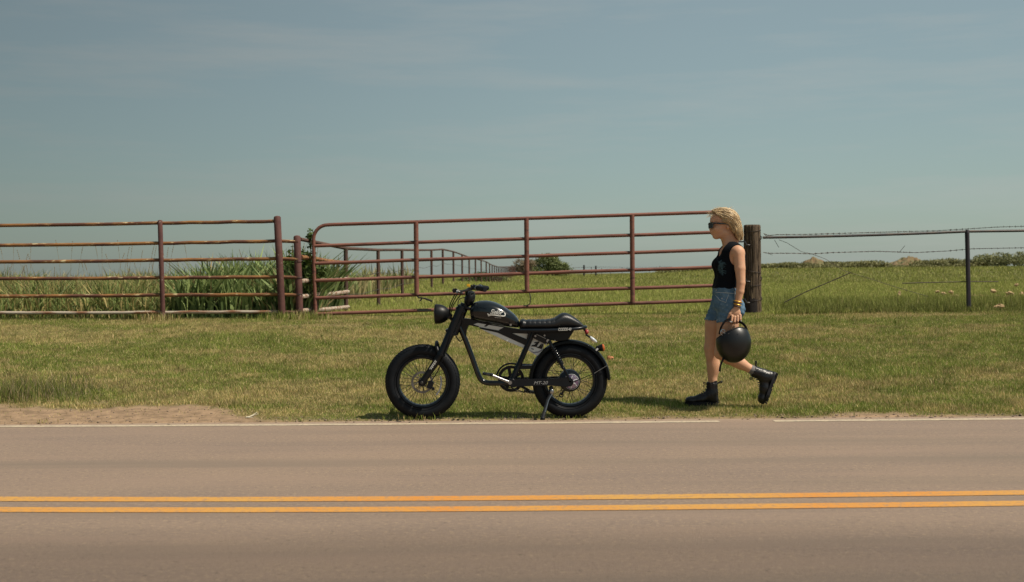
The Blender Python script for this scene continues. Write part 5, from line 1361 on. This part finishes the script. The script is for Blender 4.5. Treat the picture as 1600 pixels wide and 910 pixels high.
# strand relief along the sweep from brow to nape
ax_, az_ = H(1112, 336)[0], H(1112, 336)[2]; cx_, cz_ = H(1118, 372)[0], H(1118, 372)[2]
rad_ = np.sqrt((X-cx_)**2+(Z-cz_)**2); ang_ = np.arctan2(Z-cz_, X-cx_)
f += (.0022*np.sin(rad_*210+2.6*np.sin(ang_*2.3+Y*22)+Y*38)+.0014*np.sin(rad_*430+Y*120+ang_*4)+.0022*np.sin(ang_*7+Y*55+rad_*40)).astype(np.float32)
hair = hf.mesh('hair', M['hair'], per, po, f)
hb = BVHTree.FromPolygons([v.co+po for v in hair.data.vertices], [tuple(p.vertices) for p in hair.data.polygons])
def strands(n, m, name, seed, r_=.0011, fly=.0):
    rr_ = random.Random(seed); mb = MB()
    for k in range(n):
        y0 = rr_.uniform(-.085, .085); t0 = rr_.uniform(0, .55); t1 = rr_.uniform(.55, 1.0)
        depth = rr_.uniform(0, 1); ph = rr_.uniform(0, 6.3); jw = rr_.uniform(.2, 1.3); yj = rr_.uniform(-.02, .02); P = []
        for t in np.linspace(t0, t1, 9):
            # sweep curve: front of crown over and back, down to the nape
            a0 = math.radians(128-148*t+jw*math.sin(t*5+ph)*6); rad = (.215-.075*depth)*(1+.06*t)+jw*.006*math.sin(t*9+ph)
            c_ = H(1118+7*t, 365); p = Vector((c_[0]+rad*math.cos(a0)*.86, PY+yj*math.sin(t*4+ph)+y0*(1-.35*t)*(1.0+.25*math.sin(t*3)), c_[2]+rad*math.sin(a0)*.98))
            q, nrm, _, dist = hb.find_nearest(p)
            if q is None: continue
            lift = .0010+fly*rr_.uniform(.2, 1)*t*t
            P.append(q+nrm*lift)
        if len(P) > 4: mb.tube(smooth_pts(P, 2), [r_]*(2*(len(P)-1)-1)+[r_*.6, r_*.2], 4)
    return mb.build(name, m, hair, po)
strands(700, M['hairlight'], 'light_strands', 1, .0009, .004); strands(450, M['hairdark'], 'dark_strands', 2, .0009, .003); strands(500, M['hair'], 'middle_strands', 12, .0010, .005); strands(90, M['hairlight'], 'flyaway_strands', 3, .0008, .018)
fly = MB(); rr4 = random.Random(6)
for k in range(70):   # wind-lifted wisps at the brow and crown
    if k < 30: s0 = H(1112+rr4.uniform(-2, 5), 335+rr4.uniform(-5, 3), rr4.uniform(-.06, .06)); d = (rr4.uniform(-.05, -.015), rr4.uniform(-.015, .015), rr4.uniform(-.035, .03))
    elif k < 56: s0 = H(1128+rr4.uniform(-12, 14), 326.5+rr4.uniform(-1, 3), rr4.uniform(-.05, .05)); d = (rr4.uniform(-.02, .045), rr4.uniform(-.01, .01), rr4.uniform(.006, .026))
    else: s0 = H(1154+rr4.uniform(-3, 3), 366+rr4.uniform(-6, 4), rr4.uniform(-.05, .05)); d = (rr4.uniform(.0, .02), 0, rr4.uniform(-.035, -.01))
    a = Vector(s0); fly.tube([a, a+Vector(d)*.5+Vector((0, 0, rr4.uniform(.0, .012))), a+Vector(d)+Vector((0, 0, -.006))], [.0012, .0010, .0005], 4)
fly.build('flyaway_strands', M['hairlight'], hair, po)['kind'] = 'stuff'

# boots: sculpted once, toe towards -X, origin at the back of the heel on the ground
def boot_mesh():
    b = Field((-.31, -.075, -.005), (.03, .075, .225), .0042)
    b.cone((-.052, 0, .198), (-.053, 0, .11), .0475, .046, .02, .92)
    b.cone((-.053, 0, .11), (-.052, 0, .052), .046, .046, .02, .85)
    b.ell((-.047, 0, .052), (.046, .036, .040), .02)
    b.cone((-.075, 0, .085), (-.155, 0, .058), .045, .036, .03, .9)
    b.cone((-.150, 0, .055), (-.225, .004, .046), .037, .033, .03, 1.15)
    b.ell((-.243, .004, .048), (.040, .044, .031), .02)
    X, Y, Z = b.grid(); f = b.f.copy()
    f = np.maximum(f, .026-Z); f = np.maximum(f, Z-.196+.12*(X+.05))
    f = np.maximum(f, -(np.sqrt((X+.052)**2+(Y)**2)-.040+np.clip(.186-Z, 0, 1)*2))
    f += (.0011*np.sin(X*210+Z*160)*np.sin(Z*120)*(Z > .07)).astype(np.float32)
    V, Q = nets(f, b.lo, b.res); return np_mesh('boot', V, Q, True)
bm_ = boot_mesh()
so = MB(); out = []
for a in np.linspace(0, 2*math.pi, 40, endpoint=False):
    ca_, sa_ = math.cos(a), math.sin(a); x_ = -.140+.144*math.copysign(abs(ca_)**.8, ca_)
    w__ = .046 if x_ < -.17 else (.040 if x_ > -.09 else .034+.0*x_)
    w__ = np.interp(x_, [-.285, -.24, -.2, -.13, -.08, 0.005], [.030, .047, .049, .038, .040, .038]); out.append((x_, math.copysign(abs(sa_)**.8, sa_)*w__))
n_ = len(out); so.v = [(x_, y_, z_+(.012*max(0, (-x_-.22)/.06) if z_ < .02 else .004*max(0, (-x_-.22)/.06))) for z_ in (.008, .030) for x_, y_ in out]
so.f = [tuple(range(n_))[::-1], tuple(range(n_, 2*n_))]+[(i, (i+1) % n_, n_+(i+1) % n_, n_+i) for i in range(n_)]; so.sm = [False]*len(so.f)
so.v += []
so.box((-.036, 0, .006), (.075, .070, .014)).box((-.195, 0, .006), (.115, .078, .008))
for k in range(9): so.box((-.262+.030*k, 0, .0045), (.012, .080 if k < 6 else .074, .009))
welt = MB().tube([(x_*1.0, y_*1.02, .031+.003*max(0, (-x_-.22)/.06)) for x_, y_ in out], .0035, 6, closed=True)
lc = MB()
for k in range(7):
    t = k/6; x_ = -.104-.075*(1-t)**1.2 if k < 4 else -.100+.002*(k-4); z_ = .100+.094*t if k >= 4 else .096+.018*k
    pts_ = [(-.172, .092), (-.158, .100), (-.143, .108), (-.128, .120), (-.110, .140), (-.103, .160), (-.101, .182)]
    x_, z_ = pts_[k]
    for s in (-1, 1): lc.tube([(x_+.012, s*.026, z_-.012), (x_-.001, s*.010, z_+.002), (x_-.002, -s*.004, z_+.006), (x_+.003, -s*.024, z_+.002)], .0028, 5)
lc.tube(smooth_pts([(-.103, 0, .188), (-.118, -.012, .198), (-.128, -.02, .190), (-.112, -.01, .182), (-.125, .0, .172), (-.132, -.01, .160)], 4), .0025, 5)
lc.tube(smooth_pts([(-.103, 0, .188), (-.116, .016, .200), (-.126, .022, .188), (-.108, .01, .180)], 4), .0025, 5)
tabm = MB().tube(smooth_pts([(-.008, 0, .190), (.008, 0, .199), (.026, 0, .206), (.034, 0, .200), (.024, 0, .194), (.006, 0, .192), (-.004, 0, .184)], 4), .0045, 6, flat=.6)
def place_boot(loc, rot, first=None):
    o = bpy.data.objects.new('boot', bm_); COL.objects.link(o); o.parent = per; o.location = Vector(loc)-po; o.rotation_euler = rot
    if not bm_.materials: bm_.materials.append(M['boot'])
    for nm, mb_, m in (('sole', so, 'sole'), ('welt', welt, 'sole'), ('laces', lc, 'brownleather'), ('heel_loop', tabm, 'boot')):
        c = MB(); c.v, c.f, c.sm = list(mb_.v), list(mb_.f), list(mb_.sm); c.build(nm, M['boot'] if nm == 'laces' else M[m], o)
    return o
hp = H(1125.2, 635.2, .082); hp[2] = float(ground_h(hp[0], PY+.08))-.002
place_boot(hp, (0, 0, math.radians(3)))
hp2 = H(1211.5, 582.5, -.078)
place_boot(hp2, (0, math.radians(-69), 0))
# socks
MB().tube([Vector(H(1116.3, 596, .082)), Vector(H(1116.3, 604, .082))], [.0375, .040], 18).build('sock', M['boot'], per, po)
MB().tube([Vector(H(1169.2, 575.5, -.078)), Vector(H(1172.0, 577.0, -.078)), Vector(H(1176, 579.2, -.078))], [.0375, .0385, .038], 18).build('sock', M['sock'], per, po)

# ------------------------------------------------------------------ the helmet
hc = H(1138.8, 533, -.215); hel = empty('helmet', hc); tag(hel, 'matte black open face motorcycle helmet carried upside down by its rim in the hand', 'helmet')
hx, hy, hz_ = .1435, .122, .168
def shell(name, sc, m, cut, th=None, lo=-1):
    g = Field((-.17, -.15, -.19), (.17, .15, .19), .0042); X, Y, Z = g.grid()
    a, b, c = hx*sc, hy*sc, hz_*sc
    e_ = .10*np.clip(Z/hz_, -1, 1)
    k0 = np.sqrt((X/(a*(1-.0*e_)))**2+(Y/b)**2+(Z/(c))**2); k1 = np.sqrt((X/a**2)**2+(Y/b**2)**2+(Z/c**2)**2)+1e-9
    d = k0*(k0-1)/k1; return g, X, Y, Z, d
g, X, Y, Z, d = shell('s', 1, None, 0)
opening = -(Z-.112-.10*X+.55*(Y+.05)*0+ .42*(-.02-Y)*0)          # plane across the top
rimz = lambda x_: .131-.25*(np.sqrt((x_-.036)**2+.0009)-.03)*1.0+.15*(x_-.036)*1.0-.06*np.maximum(0, .0-x_)
cutp = (Z-rimz(X)+.30*(Y+.10))      # the rim drops away on the far side
f = np.maximum(d, cutp.astype(float)); f = np.maximum(f, -(d+.020)).astype(np.float32)
sh = g.mesh('shell', M['matte'], hel, (0, 0, 0), f)
f2 = np.maximum(d+.0205, -(d+.052)); f2 = np.maximum(f2, cutp-.006).astype(np.float32)
g.mesh('lining', M['pad'], hel, (0, 0, 0), f2)
# edge trim along the rim, found on the shell
rim_ = []
for a in np.linspace(0, 2*math.pi, 72, endpoint=False):
    lo_, hi_ = -.1, .175; xx, yy = math.cos(a), math.sin(a)
    best = None
    for z in np.linspace(.172, -.02, 240):
        s2 = 1-(z/hz_)**2
        if s2 <= 0: continue
        q = math.sqrt(s2); x_, y_ = hx*q*xx, hy*q*yy
        if z < float(rimz(np.array(x_)))-.30*(y_+.10): best = (x_*.965, y_*.965, z); break
    if best: rim_.append(best)
MB().tube(rim_, .0065, 8, closed=True).build('edge_trim', M['rubber'], hel)
def HH(px, py, dy): return Vector(H(px, py, -.215+dy))-Vector(hc)
MB().tube(smooth_pts([HH(1115.5, 520, -.055), HH(1119, 508, -.05), HH(1126, 499.5, -.03), HH(1133, 497.5, -.01), HH(1139, 499.5, .01), HH(1146, 501, .02)], 5), .0085, 8, flat=.5).build('chin_strap', M['pad'], hel)
MB().tube(smooth_pts([HH(1145, 501, .0), HH(1151, 503, -.01), HH(1155.5, 507.5, -.02), HH(1158, 513, -.02)], 5), .010, 8, flat=.6).build('neck_roll', M['pad'], hel)
MB().tube([HH(1120.2+4*math.cos(a), 517+4.2*math.sin(a), -.072+.01*math.cos(a)) for a in np.linspace(0, 2*math.pi, 18, endpoint=False)], .0035, 6, closed=True).tube([HH(1117.5, 515, -.075), HH(1123.5, 518.6, -.082)], .003, 6).build('strap_buckle', M['steel'], hel)
MB().ell(HH(1128, 518.8, -.105), (.005, .003, .004), 8, 6).ell(HH(1146, 511.8, -.120), (.005, .003, .003), 8, 6).build('snap_button', M['darksteel'], hel)
MB().box(HH(1134.5, 501.2, -.02), (.020, .004, .008), Matrix.Rotation(.15, 3, 'Y')).build('lining_tag', M['clear'], hel)
MB().tube(smooth_pts([HH(1125, 553, -.03), HH(1121, 560, -.035), HH(1118, 568, -.03), HH(1116.6, 577, -.03)], 5), .0085, 8, flat=.35).build('loose_strap', M['rubber'], hel)
